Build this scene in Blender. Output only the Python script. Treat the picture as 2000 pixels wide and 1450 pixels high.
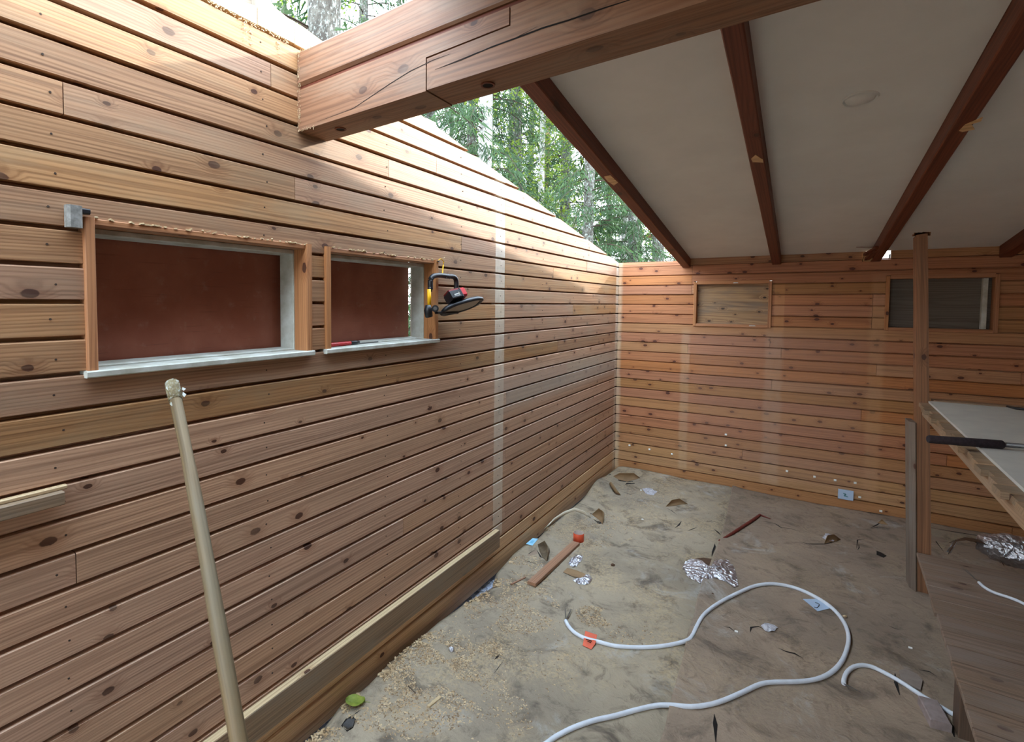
import bpy, bmesh, math, random
from mathutils import Vector, Matrix, noise
for o in list(bpy.data.objects): bpy.data.objects.remove(o, do_unlink=True)
S = bpy.context.scene
COL = S.collection
random.seed(7)
V = Vector
# ------------------------------------------------------------------ camera
FPX, PPX, PPY = 1012.303, 878.095, 640.980
YAW, PIT, ROL = 0.598335, -0.0480988, 0.00579583
CAM = V((1.50075, -5.12865, 1.62218))
fw = V((-math.sin(YAW)*math.cos(PIT), math.cos(YAW)*math.cos(PIT), math.sin(PIT)))
r0 = fw.cross(V((0, 0, 1))).normalized(); u0 = r0.cross(fw)
rt = r0*math.cos(ROL) + u0*math.sin(ROL); up = -r0*math.sin(ROL) + u0*math.cos(ROL)
cd = bpy.data.cameras.new('camera'); cam = bpy.data.objects.new('camera', cd); COL.objects.link(cam)
m = Matrix((rt, up, -fw)).transposed().to_4x4(); m.translation = CAM; cam.matrix_world = m
cd.sensor_width = 36; cd.lens = FPX/2000*36
cd.shift_x = (1000-PPX)/2000; cd.shift_y = (PPY-725)/2000
cd.clip_start = 0.02; cd.clip_end = 300
S.camera = cam
# ------------------------------------------------------------------ world, sun, exposure
W = bpy.data.worlds.new('sky'); S.world = W; W.use_nodes = True
nt = W.node_tree; nt.nodes.clear()
wo = nt.nodes.new('ShaderNodeOutputWorld'); bg = nt.nodes.new('ShaderNodeBackground')
tc = nt.nodes.new('ShaderNodeTexCoord'); sx = nt.nodes.new('ShaderNodeSeparateXYZ')
cr = nt.nodes.new('ShaderNodeValToRGB')
nt.links.new(tc.outputs['Generated'], sx.inputs[0]); nt.links.new(sx.outputs['Z'], cr.inputs[0])
cr.color_ramp.elements[0].position = 0.0; cr.color_ramp.elements[0].color = (0.86, 0.94, 1.0, 1)
cr.color_ramp.elements[1].position = 1.0; cr.color_ramp.elements[1].color = (0.62, 0.80, 1.0, 1)
nt.links.new(cr.outputs[0], bg.inputs[0]); bg.inputs[1].default_value = 2.6
nt.links.new(bg.outputs[0], wo.inputs[0])
sd = bpy.data.lights.new('sun', 'SUN'); sd.energy = 1.5; sd.angle = math.radians(1.6); sd.color = (1.0, 0.93, 0.80)
sun = bpy.data.objects.new('sun', sd); COL.objects.link(sun)
sun.rotation_euler = V((-1.0, -1.7, -0.80)).to_track_quat('-Z', 'Y').to_euler(); sun.location = (4, 7, 6)
S.view_settings.view_transform = 'Standard'; S.view_settings.look = 'None'
S.view_settings.exposure = 2.15; S.view_settings.gamma = 1.0
S.view_settings.use_curve_mapping = False
try:
    S.cycles.max_bounces = 10; S.cycles.diffuse_bounces = 6
except Exception: pass

# ------------------------------------------------------------------ geometry from the camera survey
def ray(x, y): return fw + rt*((x-PPX)/FPX) - up*((y-PPY)/FPX)
def on(x, y, ax, v):
    d = ray(x, y); return CAM + d*((v-CAM[ax])/d[ax])
def F(x, y, z=0.0): return on(x, y, 2, z)
def L(x, y, v=0.0): return on(x, y, 0, v)
def B(x, y, v=0.0): return on(x, y, 1, v)
def hz(x, y):      # gentle waviness of the paper on the floor
    return (0.006*math.sin(3.1*x+1.3*y)+0.005*math.sin(2.3*y-1.1*x+1)+0.004*math.sin(7*x+5*y)
            + 0.006*noise.noise(V((x*2.2, y*2.2, 0))) + 0.004*noise.noise(V((x*7, y*7, 3)))) + 0.012

# ------------------------------------------------------------------ object helpers
WLOC = {}
def tag(o, label=None, cat=None, group=None, kind=None):
    if label: o['label'] = label
    if cat: o['category'] = cat
    if group: o['group'] = group
    if kind: o['kind'] = kind
    return o
def empty(name, loc, label=None, cat=None, group=None, kind=None):
    o = bpy.data.objects.new(name, None); COL.objects.link(o); o.location = loc
    o.empty_display_size = 0.1; WLOC[o.name] = V(loc)
    return tag(o, label, cat, group, kind)
class G:
    """collects pieces; every vertex remembers its position along / across the grain"""
    def __init__(s):
        s.bm = bmesh.new(); s.g = s.bm.verts.layers.float_vector.new('g')
    def v(s, co, g=None):
        w = s.bm.verts.new(co); w[s.g] = V(g) if g is not None else V(co); return w
    def face(s, vs, mi=0, smooth=False):
        try:
            f = s.bm.faces.new(vs); f.material_index = mi; f.smooth = smooth; return f
        except ValueError: return None
    def box(s, x0, x1, y0, y1, z0, z1, ax=0, mi=0, bev=0.0):
        def gg(c): 
            k = [c[ax]] + [c[i] for i in range(3) if i != ax]; return k
        if bev <= 0:
            vs = [s.v((x, y, z), gg((x, y, z))) for x in (x0, x1) for y in (y0, y1) for z in (z0, z1)]
            for q in ((0,1,3,2),(4,6,7,5),(0,4,5,1),(2,3,7,6),(0,2,6,4),(1,5,7,3)): s.face([vs[i] for i in q], mi)
        else:
            rng = [[x0, x1], [y0, y1], [z0, z1]]
            a, b = [i for i in range(3) if i != ax]
            prof = [(rng[a][0]+bev, rng[b][0]), (rng[a][1]-bev, rng[b][0]), (rng[a][1], rng[b][0]+bev), (rng[a][1], rng[b][1]-bev),
                    (rng[a][1]-bev, rng[b][1]), (rng[a][0]+bev, rng[b][1]), (rng[a][0], rng[b][1]-bev), (rng[a][0], rng[b][0]+bev)]
            e = [[], []]
            for j, t in enumerate(rng[ax]):
                for p in prof:
                    c = [0, 0, 0]; c[ax] = t; c[a] = p[0]; c[b] = p[1]; e[j].append(s.v(c, gg(c)))
            for i in range(8): s.face([e[0][i], e[0][(i+1) % 8], e[1][(i+1) % 8], e[1][i]], mi)
            s.face(e[0][::-1], mi); s.face(e[1], mi)
        return s
    def bar(s, p0, p1, w, h, upv=(0, 0, 1), mi=0, bev=0.0, off=(0, 0), seg=1, jit=0.0):
        """rectangular bar from p0 to p1, w across, h along upv"""
        p0 = V(p0); p1 = V(p1); d = (p1-p0); ln = d.length; d.normalize()
        a = d.cross(V(upv)).normalized(); b = a.cross(d)
        if bev > 0:
            pr = [(-w/2+bev,-h/2),(w/2-bev,-h/2),(w/2,-h/2+bev),(w/2,h/2-bev),(w/2-bev,h/2),(-w/2+bev,h/2),(-w/2,h/2-bev),(-w/2,-h/2+bev)]
        else: pr = [(-w/2,-h/2),(w/2,-h/2),(w/2,h/2),(-w/2,h/2)]
        rings = []
        for j in range(seg+1):
            t = ln*j/seg; rg = []
            for (q, r) in pr:
                q += off[0]+random.uniform(-jit, jit); r += off[1]+random.uniform(-jit, jit)
                rg.append(s.v(p0+d*t+a*q+b*r, (t, q, r)))
            rings.append(rg)
        n = len(pr)
        for j in range(seg):
            for i in range(n): s.face([rings[j][i], rings[j][(i+1) % n], rings[j+1][(i+1) % n], rings[j+1][i]], mi)
        s.face(rings[0][::-1], mi); s.face(rings[-1], mi)
        return s
    def tube(s, pts, r, n=8, mi=0, cap=True, smooth=True, flat=1.0):
        pts = [V(p) for p in pts]; rings = []; t = 0
        for i, p in enumerate(pts):
            d = (pts[min(i+1, len(pts)-1)] - pts[max(i-1, 0)]).normalized()
            if i: t += (p-pts[i-1]).length
            ref = V((0, 0, 1)) if abs(d.z) < 0.92 else V((0, 1, 0))
            a = d.cross(ref).normalized(); b = a.cross(d)
            rr = r[i] if isinstance(r, (list, tuple)) else r
            rings.append([s.v(p + a*(rr*math.cos(2*math.pi*k/n)) + b*(rr*flat*math.sin(2*math.pi*k/n)), (t, rr*2*math.pi*k/n, 0)) for k in range(n)])
        for j in range(len(rings)-1):
            for i in range(n): s.face([rings[j][i], rings[j][(i+1) % n], rings[j+1][(i+1) % n], rings[j+1][i]], mi, smooth)
        if cap: s.face(rings[0][::-1], mi); s.face(rings[-1], mi)
        return s
    def prism(s, poly, n, t, mi=0):
        """flat polygon (3-D points) given thickness t along n"""
        n = V(n).normalized()*t
        a = [s.v(V(p)) for p in poly]; b = [s.v(V(p)+n) for p in poly]
        s.face(a[::-1], mi); s.face(b, mi)
        for i in range(len(poly)): s.face([a[i], a[(i+1) % len(a)], b[(i+1) % len(a)], b[i]], mi)
        return s
    def clip(s, co, no):
        """cut away the side the normal points to, closing the cut"""
        r = bmesh.ops.bisect_plane(s.bm, geom=s.bm.verts[:]+s.bm.edges[:]+s.bm.faces[:], plane_co=co, plane_no=no, clear_outer=True, dist=1e-5)
        ed = [e for e in r['geom_cut'] if isinstance(e, bmesh.types.BMEdge)]
        if ed:
            try: bmesh.ops.holes_fill(s.bm, edges=ed, sides=0)
            except Exception: pass
    def grid(s, fn, nu, nv, mi=0, smooth=True):
        rows = [[s.v(fn(i/nu, j/nv)) for j in range(nv+1)] for i in range(nu+1)]
        for i in range(nu):
            for j in range(nv): s.face([rows[i][j], rows[i+1][j], rows[i+1][j+1], rows[i][j+1]], mi, smooth)
        return s
    def make(s, name, mats, parent=None, label=None, cat=None, group=None, kind=None, origin=None, solid=0.0, sub=0, norm=True):
        if not isinstance(mats, (list, tuple)): mats = [mats]
        bm = s.bm
        if not bm.verts: bm.free(); return None
        if norm: bmesh.ops.recalc_face_normals(bm, faces=bm.faces[:])
        xs = [v.co.x for v in bm.verts]; ys = [v.co.y for v in bm.verts]; zs = [v.co.z for v in bm.verts]
        o0 = V(origin) if origin is not None else V(((min(xs)+max(xs))/2, (min(ys)+max(ys))/2, min(zs)))
        uvl = bm.loops.layers.uv.new('UVMap')
        for f in bm.faces:
            for l in f.loops:
                g = l.vert[s.g]; l[uvl].uv = (g[0], g[1]+g[2])
        for v in bm.verts: v.co -= o0
        me = bpy.data.meshes.new(name); bm.to_mesh(me); bm.free()
        for mt in mats: me.materials.append(mt)
        ob = bpy.data.objects.new(name, me); COL.objects.link(ob)
        base = V((0, 0, 0))
        if parent is not None: ob.parent = parent; base = WLOC[parent.name]
        ob.location = o0 - base; WLOC[ob.name] = o0
        if solid: md = ob.modifiers.new('thickness', 'SOLIDIFY'); md.thickness = solid; md.offset = 1
        if sub: md = ob.modifiers.new('smooth', 'SUBSURF'); md.levels = sub; md.render_levels = sub
        return tag(ob, label, cat, group, kind)
def bez(pts, n=6):
    """smooth curve through points"""
    P = [V(p) for p in pts]; out = []
    for i in range(len(P)-1):
        a = P[max(i-1, 0)]; b = P[i]; c = P[i+1]; d = P[min(i+2, len(P)-1)]
        for k in range(n):
            t = k/n
            out.append(0.5*((2*b)+(c-a)*t+(2*a-5*b+4*c-d)*t*t+(3*b-a-3*c+d)*t**3))
    out.append(P[-1]); return out

# ------------------------------------------------------------------ materials
def srgb(c):
    return tuple((x/255/12.92 if x/255 <= 0.04045 else ((x/255+0.055)/1.055)**2.4) for x in c[:3]) + (1,)
class N:
    def __init__(s, name):
        s.m = bpy.data.materials.new(name); s.m.use_nodes = True; s.t = s.m.node_tree; s.t.nodes.clear()
        s.out = s.t.nodes.new('ShaderNodeOutputMaterial'); s.b = s.t.nodes.new('ShaderNodeBsdfPrincipled')
        s.t.links.new(s.b.outputs[0], s.out.inputs[0])
    def n(s, typ, **k):
        x = s.t.nodes.new('ShaderNode'+typ)
        for a, v in k.items(): setattr(x, a, v)
        return x
    def set(s, sock, v):
        if hasattr(v, 'node'): s.t.links.new(v, sock)
        elif isinstance(v, (int, float)) or len(v) == len(sock.default_value): sock.default_value = v
        else: sock.default_value = tuple(v)[:len(sock.default_value)]
    def math(s, op, a, b=0.0, c=0.0, clamp=False):
        x = s.n('Math', operation=op); x.use_clamp = clamp
        s.set(x.inputs[0], a); s.set(x.inputs[1], b); s.set(x.inputs[2], c); return x.outputs[0]
    def mix(s, f, a, b, mode='MIX'):
        x = s.n('MixRGB', blend_type=mode); s.set(x.inputs[0], f); s.set(x.inputs[1], a); s.set(x.inputs[2], b); return x.outputs[0]
    def vmul(s, v, k):
        x = s.n('VectorMath', operation='MULTIPLY'); s.set(x.inputs[0], v); s.set(x.inputs[1], k); return x.outputs[0]
    def vadd(s, v, k):
        x = s.n('VectorMath', operation='ADD'); s.set(x.inputs[0], v); s.set(x.inputs[1], k); return x.outputs[0]
    def noise(s, v, scale=1.0, detail=3.0, rough=0.55, dist=0.0, dim='3D'):
        x = s.n('TexNoise', noise_dimensions=dim); s.set(x.inputs['Vector'], v)
        x.inputs['Scale'].default_value = scale; x.inputs['Detail'].default_value = detail
        x.inputs['Roughness'].default_value = rough; x.inputs['Distortion'].default_value = dist; return x.outputs[0]
    def ss(s, v, lo, hi):
        x = s.n('MapRange', interpolation_type='SMOOTHSTEP'); s.set(x.inputs[0], v)
        x.inputs[1].default_value = lo; x.inputs[2].default_value = hi; return x.outputs[0]
    def bump(s, h, strength=0.3, dist=0.002):
        x = s.n('Bump'); x.inputs['Strength'].default_value = strength; x.inputs['Distance'].default_value = dist
        s.set(x.inputs['Height'], h); s.t.links.new(x.outputs[0], s.b.inputs['Normal'])
def wood(name, light, dark, knot=(70, 38, 24), grey=None, greyamt=0.0, vary=0.25, rough=0.55, knots=0.55, ring=0.75, zones=(), W=620, kden=1.0, spec=0.35):
    """sawn softwood: u runs along the grain in metres"""
    s = N(name)
    uv = s.n('UVMap').outputs[0]; rnd = s.n('ObjectInfo').outputs['Random']
    cx = s.n('CombineXYZ'); s.set(cx.inputs[0], s.math('MULTIPLY', rnd, 37.0)); s.set(cx.inputs[1], s.math('MULTIPLY', rnd, 91.0))
    P = s.vadd(uv, cx.outputs[0])
    # knots
    vo = s.n('TexVoronoi', voronoi_dimensions='2D', feature='F1'); s.set(vo.inputs['Vector'], s.vmul(P, (4.2*kden, 7.0*kden, 1)))
    vo.inputs['Scale'].default_value = 1; vo.inputs['Randomness'].default_value = 1
    sc = s.n('SeparateColor'); s.set(sc.inputs[0], vo.outputs['Color'])
    keep = s.math('LESS_THAN', sc.outputs[0], knots)
    size = s.math('MULTIPLY_ADD', sc.outputs[1], 0.075, 0.035)
    wob = s.math('MULTIPLY_ADD', s.noise(s.vmul(P, (60, 60, 1)), 1, 2), 0.05, -0.025)
    d = s.math('ADD', vo.outputs['Distance'], wob)
    kin = s.math('MULTIPLY', s.ss(s.math('DIVIDE', d, size), 1.08, 0.82), keep)
    halo = s.math('MULTIPLY', s.ss(s.math('DIVIDE', d, size), 3.6, 0.9), keep)
    # rings, pushed aside by knots
    n1 = s.noise(s.vmul(P, (0.7, 5.5, 1)), 1, 2.0, 0.5)
    sp = s.n('SeparateXYZ'); s.set(sp.inputs[0], P)
    R = s.math('MULTIPLY_ADD', n1, 62.0, s.math('MULTIPLY', sp.outputs[1], W))
    R = s.math('MULTIPLY_ADD', halo, 11.0, R)
    g = s.math('MULTIPLY_ADD', s.math('SINE', R), 0.5, 0.5)
    g = s.math('POWER', g, 2.2)
    fine = s.noise(s.vmul(P, (9, 330, 1)), 1, 2, 0.6)
    blot = s.noise(s.vmul(P, (1.3, 5, 1)), 1, 3)
    gm = s.math('MULTIPLY', g, s.math('MULTIPLY_ADD', blot, 0.9, 0.1))
    f = s.math('MULTIPLY_ADD', gm, ring, s.math('MULTIPLY_ADD', fine, 0.5, -0.2), clamp=True)
    col = s.mix(f, srgb(light), srgb(dark))
    stk = s.noise(s.vmul(P, (0.8, 70, 1)), 1, 3, 0.7)
    col = s.mix(s.math('MULTIPLY', s.ss(stk, 0.45, 0.66), 0.6), col, srgb([dark[0]*0.9, dark[1]*0.9, dark[2]*0.92]))
    col = s.mix(s.math('MULTIPLY', halo, 0.38), col, srgb([dark[0]*0.93, dark[1]*0.82, dark[2]*0.72]))
    col = s.mix(s.math('MULTIPLY', kin, 0.95), col, srgb(knot))
    if grey is not None:
        gb = s.noise(s.vmul(P, (2.2, 9, 1)), 1, 4, 0.65)
        ga = s.math('MULTIPLY', s.ss(gb, 0.42, 0.68), greyamt)
        col = s.mix(ga, col, srgb(grey))
    # zones: areas bleached or soiled where something stood before
    if zones:
        ps = s.n('SeparateXYZ'); s.set(ps.inputs[0], s.n('NewGeometry').outputs['Position'])
        for (ax, a, b, z0, z1, zc, amt, soft) in zones:
            q = ps.outputs[ax]; wn = s.math('MULTIPLY_ADD', s.noise(s.n('NewGeometry').outputs['Position'], 9, 3), soft*2, -soft)
            qq = s.math('ADD', q, wn)
            k = s.math('MULTIPLY', s.ss(qq, a-soft, a+soft), s.ss(qq, b+soft, b-soft))
            k = s.math('MULTIPLY', k, s.math('MULTIPLY', s.ss(ps.outputs[2], z0-0.03, z0+0.03), s.ss(ps.outputs[2], z1+0.06, z1-0.06)))
            nn = s.noise(s.vmul(s.n('NewGeometry').outputs['Position'], (30, 30, 14)), 1, 3)
            k = s.math('MULTIPLY', k, s.math('MULTIPLY_ADD', nn, amt*1.0, amt*0.5), clamp=True)
            col = s.mix(k, col, srgb(zc))
    hsv = s.n('HueSaturation'); s.set(hsv.inputs['Color'], col)
    r2 = s.math('FRACT', s.math('MULTIPLY', rnd, 17.31)); r3 = s.math('FRACT', s.math('MULTIPLY', rnd, 53.7))
    s.set(hsv.inputs['Value'], s.math('MULTIPLY_ADD', r2, vary, 1-vary/2))
    s.set(hsv.inputs['Saturation'], s.math('MULTIPLY_ADD', r3, vary*0.8, 0.97-vary*0.4))
    s.set(hsv.inputs['Hue'], s.math('MULTIPLY_ADD', r3, 0.008*vary/0.25, 0.5-0.004*vary/0.25))
    s.set(s.b.inputs['Base Color'], hsv.outputs[0])
    s.b.inputs['Roughness'].default_value = rough; s.b.inputs['Specular IOR Level'].default_value = spec
    s.bump(s.math('MULTIPLY_ADD', f, -0.6, s.math('MULTIPLY', fine, 0.5)), 0.35, 0.0012)
    return s.m
def plain(name, c, rough=0.6, metal=0.0, nz=0.0, nscale=30, c2=None, spec=0.4, bump=0.0, alpha=1.0, trans=0.0):
    s = N(name)
    if nz or c2:
        q = s.noise(s.n('TexCoord').outputs['Object'], nscale, 4, 0.6)
        s.set(s.b.inputs['Base Color'], s.mix(s.ss(q, 0.5-0.25, 0.5+0.25), srgb(c), srgb(c2 or [x*(1-nz) for x in c])))
        if bump: s.bump(q, bump, 0.004)
    else: s.b.inputs['Base Color'].default_value = srgb(c)
    s.b.inputs['Roughness'].default_value = rough; s.b.inputs['Metallic'].default_value = metal
    s.b.inputs['Specular IOR Level'].default_value = spec
    if alpha < 1: s.b.inputs['Alpha'].default_value = alpha
    if trans: s.b.inputs['Transmission Weight'].default_value = trans
    return s.m
PALE = (215, 200, 178)
zl = ((1, -2.452, -2.336, 0.2, 2.6, (222, 210, 190), 0.62, 0.004),
      (1, -0.075, 0.02, 0.0, 2.1, (214, 202, 182), 0.55, 0.012),
      (1, -2.40, -0.05, 0.95, 1.18, (186, 168, 150), 0.40, 0.02))
M_gold = wood('golden pine darkened against sky light', (180, 136, 98), (120, 80, 52), grey=(156, 132, 104), greyamt=0.5, zones=zl, knots=0.5, kden=1.3)  # same stain as the lower boards, colour darkened to offset strong sky light
M_brown = wood('brown pine panelling', (202, 162, 132), (148, 108, 82), grey=(166, 136, 110), greyamt=0.35, zones=zl, knots=0.5, vary=0.15, kden=1.3)
M_greyp = wood('greyed pine panelling', (186, 160, 132), (142, 114, 90), grey=(160, 148, 132), greyamt=0.6, zones=zl, knots=0.45, kden=1.3)
M_foot = wood('foot boards lightened for floor bounce', (222, 184, 140), (172, 128, 88), zones=zl, knots=0.3, vary=0.08)  # colour lightened to stand in for light bounced off the floor paper
zb = ((0, 0.585, 0.655, 0.1, 1.38, (206, 180, 146), 0.28, 0.015),
      (0, 1.245, 1.37, 0.1, 1.40, (200, 176, 150), 0.28, 0.02),
      (0, 1.30, 1.37, 1.40, 1.80, (196, 140, 88), 0.55, 0.006),
      (0, 1.93, 2.02, 0.1, 1.85, (196, 150, 106), 0.42, 0.02),
      (0, -0.05, 0.035, 0.0, 2.1, (214, 200, 170), 0.40, 0.015),
      (0, 0.67, 1.92, 0.15, 1.38, (166, 128, 108), 0.28, 0.12))
M_orange = wood('orange pine panelling', (186, 122, 76), (138, 82, 46), knot=(78, 36, 20), zones=zb, knots=0.62, vary=0.15, kden=1.3)
M_ochre = wood('ochre pine panelling', (182, 130, 84), (138, 90, 52), knot=(78, 40, 22), zones=zb, knots=0.62, vary=0.15, kden=1.3)
M_straw = wood('pale straw panelling', (188, 142, 92), (142, 98, 58), zones=zb, knots=0.5, vary=0.12, kden=1.3)
M_beam = wood('stained beam timber', (146, 104, 76), (98, 64, 43), grey=(146, 124, 104), greyamt=0.5, knots=0.4, vary=0.06, W=420, kden=1.1)
M_raft = wood('dark stained rafter', (120, 60, 34), (84, 38, 22), knots=0.4, vary=0.12, kden=0.7)
M_fresh = wood('fresh broken timber', (226, 188, 140), (186, 140, 92), knots=0.2, vary=0.1)
M_lining = wood('window lining timber', (184, 126, 80), (138, 86, 50), knots=0.2, vary=0.1)
M_batten = wood('rough sawn batten', (152, 126, 98), (106, 84, 62), grey=(136, 122, 104), greyamt=0.8, knots=0.35, vary=0.06)
M_weath = wood('weathered timber', (160, 146, 126), (108, 94, 80), grey=(140, 132, 120), greyamt=0.8, knots=0.3, vary=0.1)
M_palewood = wood('pale raw timber', (208, 184, 142), (170, 138, 98), knots=0.3, vary=0.08)
M_deck = wood('worn deck board', (142, 118, 98), (104, 84, 68), grey=(138, 124, 112), greyamt=0.7, knots=0.35, vary=0.10, rough=0.7)
M_post = wood('stained post', (148, 102, 68), (104, 70, 46), knots=0.3, vary=0.1)
M_tan = wood('tan bench timber', (170, 138, 106), (126, 98, 72), grey=(150, 134, 114), greyamt=0.5, knots=0.2, vary=0.1)
M_dleg = wood('dark leg timber', (96, 76, 60), (66, 50, 40), knots=0.1, vary=0.1)  # even dark grey-brown timber for the deck legs
M_ply = wood('weathered plywood', (176, 140, 98), (108, 78, 50), knot=(50, 34, 24), grey=(122, 108, 94), greyamt=0.75, knots=0.8, vary=0.05, W=210, ring=0.9, kden=1.4)
M_ply2 = wood('grey plywood', (110, 100, 88), (78, 68, 58), knots=0.1, vary=0.05, W=300)
M_white = plain('white ceiling board', (234, 234, 230), 0.75, nz=0.04, nscale=3)
M_paint = plain('weathered white paint', (206, 208, 200), 0.6, c2=(168, 166, 150), nscale=14, bump=0.3)
M_core = plain('dark wall core', (60, 44, 34), 0.9, nz=0.2)
M_dirt = plain('dark subfloor', (66, 52, 42), 0.95, c2=(40, 32, 27), nscale=12, bump=0.5)
M_gravel = plain('pale crushed stone', (214, 222, 238), 0.8, c2=(150, 156, 170), nscale=60, bump=0.8)
M_black = plain('black plastic', (26, 26, 30), 0.42, nz=0.1, nscale=20, spec=0.5)
M_foam = plain('black foam', (34, 28, 32), 0.95, c2=(52, 42, 46), nscale=90, bump=0.6)
M_yellow = plain('yellow plastic', (250, 190, 24), 0.4, nz=0.05)
M_red = plain('red plastic', (196, 44, 48), 0.4, nz=0.1)
M_dred = plain('dark red plastic', (126, 36, 34), 0.5, nz=0.1)
M_lens = plain('frosted lamp glass', (170, 158, 140), 0.5)
M_grey = plain('grey metal', (120, 120, 120), 0.4, 0.7, nz=0.2)
M_zinc = plain('dusty grey zinc', (158, 156, 150), 0.7, 0.2, c2=(112, 110, 104), nscale=60, bump=0.3)
M_cable = plain('white cable sheath', (222, 228, 236), 0.45, nz=0.05)
M_wire = plain('bare copper and dark wire', (92, 88, 84), 0.5, 0.3)
M_orangep = plain('orange label plastic', (226, 92, 52), 0.5, nz=0.08)
M_kraft = plain('brown kraft paper', (150, 120, 86), 0.85, nz=0.15, nscale=10)
M_kraftd = plain('dark kraft underside', (92, 66, 46), 0.9, nz=0.2)
M_blue = plain('pale blue card', (150, 204, 232), 0.5)
M_paper = plain('white printed paper', (190, 200, 216), 0.6, nz=0.06)
M_plate = plain('pale blue plastic plate', (176, 198, 222), 0.35)
M_clip = plain('white plastic clip', (232, 232, 226), 0.4)
M_leaf = plain('green leaf', (96, 112, 34), 0.6, c2=(136, 146, 56), nscale=40)
M_dark = plain('black slit', (24, 19, 16), 0.95)
M_roofing = plain('roof covering', (70, 66, 62), 0.9, nz=0.2)
def foilmat():
    s = N('crinkled aluminium foil'); q = s.n('TexVoronoi'); s.set(q.inputs['Vector'], s.n('TexCoord').outputs['Object']); q.inputs['Scale'].default_value = 42
    s.b.inputs['Base Color'].default_value = srgb((205, 205, 210)); s.b.inputs['Metallic'].default_value = 0.9; s.b.inputs['Roughness'].default_value = 0.30
    n2 = s.noise(s.n('TexCoord').outputs['Object'], 60, 3)
    s.bump(s.math('ADD', q.outputs['Distance'], n2), 0.9, 0.01); return s.m
M_foil = foilmat()
def brownboard():
    s = N('brown faced shuttering board'); P = s.n('TexCoord').outputs['Object']
    a = s.noise(P, 4, 5, 0.6); b = s.noise(P, 17, 4, 0.7)
    col = s.mix(s.ss(a, 0.35, 0.7), srgb((140, 78, 58)), srgb((160, 98, 76)))
    col = s.mix(s.math('MULTIPLY', s.ss(b, 0.56, 0.76), 0.45), col, srgb((168, 128, 112)))
    st = s.n('TexNoise'); s.set(st.inputs['Vector'], s.vmul(P, (3, 3, 60))); st.inputs['Scale'].default_value = 2
    col = s.mix(s.math('MULTIPLY', s.ss(st.outputs[0], 0.62, 0.72), 0.25), col, srgb((90, 50, 38)))
    s.set(s.b.inputs['Base Color'], col); s.b.inputs['Roughness'].default_value = 0.45; return s.m
M_board = brownboard()
def papermat(name, c1, c2, c3, saw, stain):
    s = N(name); P = s.n('NewGeometry').outputs['Position']
    a = s.noise(P, 1.3, 5, 0.6, 0.4); b = s.noise(P, 5, 5, 0.65, 0.6); c = s.noise(P, 70, 3, 0.7); d = s.noise(P, 2.4, 4, 0.6)
    col = s.mix(s.ss(a, 0.35, 0.65), srgb(c1), srgb(c2))
    col = s.mix(s.math('MULTIPLY', s.ss(b, 0.50, 0.70), stain), col, srgb(c3))
    col = s.mix(s.math('MULTIPLY', s.ss(s.noise(P, 3.1, 5, 0.7, 0.8), 0.56, 0.74), 0.6), col, srgb((178, 176, 170)))
    # sawdust that has been trodden into the paper
    sw = s.math('MULTIPLY', s.ss(d, 0.44, 0.62), saw)
    sp = s.math('MULTIPLY', sw, s.ss(c, 0.40, 0.60))
    col = s.mix(sp, col, srgb((196, 172, 132)))
    sq = s.math('MULTIPLY', sw, s.ss(s.noise(P, 95, 2, 0.6), 0.56, 0.68))
    col = s.mix(s.math('MULTIPLY', sq, 0.7), col, srgb((112, 88, 62)))
    s.set(s.b.inputs['Base Color'], col); s.b.inputs['Roughness'].default_value = 0.82; s.b.inputs['Specular IOR Level'].default_value = 0.25
    mo = s.noise(P, 11, 5, 0.75, 1.0)
    rid = s.math('ABSOLUTE', s.math('SUBTRACT', s.noise(P, 2.6, 3, 0.5, 1.2), 0.5))
    s.bump(s.math('MULTIPLY_ADD', c, 0.25, s.math('ADD', s.math('MULTIPLY_ADD', rid, -2.2, b), s.math('MULTIPLY', mo, 0.6))), 0.6, 0.016)
    col = s.mix(s.math('MULTIPLY', s.ss(mo, 0.52, 0.70), 0.5), col, srgb(c3)); s.set(s.b.inputs['Base Color'], col); return s.m
M_sheetA = papermat('dusty greenish building paper', (166, 152, 130), (142, 130, 112), (88, 78, 68), 0.45, 0.9)
M_sheetB = papermat('brown building paper', (158, 138, 118), (138, 122, 106), (92, 80, 70), 0.15, 0.75)
M_saw = plain('sawdust chips', (206, 182, 144), 0.8, c2=(166, 136, 98), nscale=25)
M_gyp = plain('white insulation board', (208, 206, 196), 0.7, c2=(190, 188, 182), nscale=5)
def bark(name, a, b, c, sc=(1, 1, 1)):
    s = N(name); P = s.vmul(s.n('TexCoord').outputs['Object'], sc)
    q = s.noise(P, 6, 5, 0.7, 0.5); w = s.noise(P, 22, 4, 0.7)
    col = s.mix(s.ss(q, 0.4, 0.6), srgb(a), srgb(b)); col = s.mix(s.math('MULTIPLY', s.ss(w, 0.52, 0.66), 0.8), col, srgb(c))
    s.set(s.b.inputs['Base Color'], col); s.b.inputs['Roughness'].default_value = 0.9; s.bump(w, 0.8, 0.02); return s.m
M_lichen = bark('lichen covered bark', (96, 92, 84), (60, 54, 48), (176, 190, 184), (2, 2, 1))
M_birch = bark('banded grey bark', (196, 194, 190), (150, 146, 142), (74, 68, 64), (1.5, 1.5, 4.0))
M_pine = bark('reddish pine bark', (170, 128, 96), (120, 88, 68), (190, 160, 130))
M_twig = plain('dark twig bark', (74, 60, 50), 0.9, nz=0.2)
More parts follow.
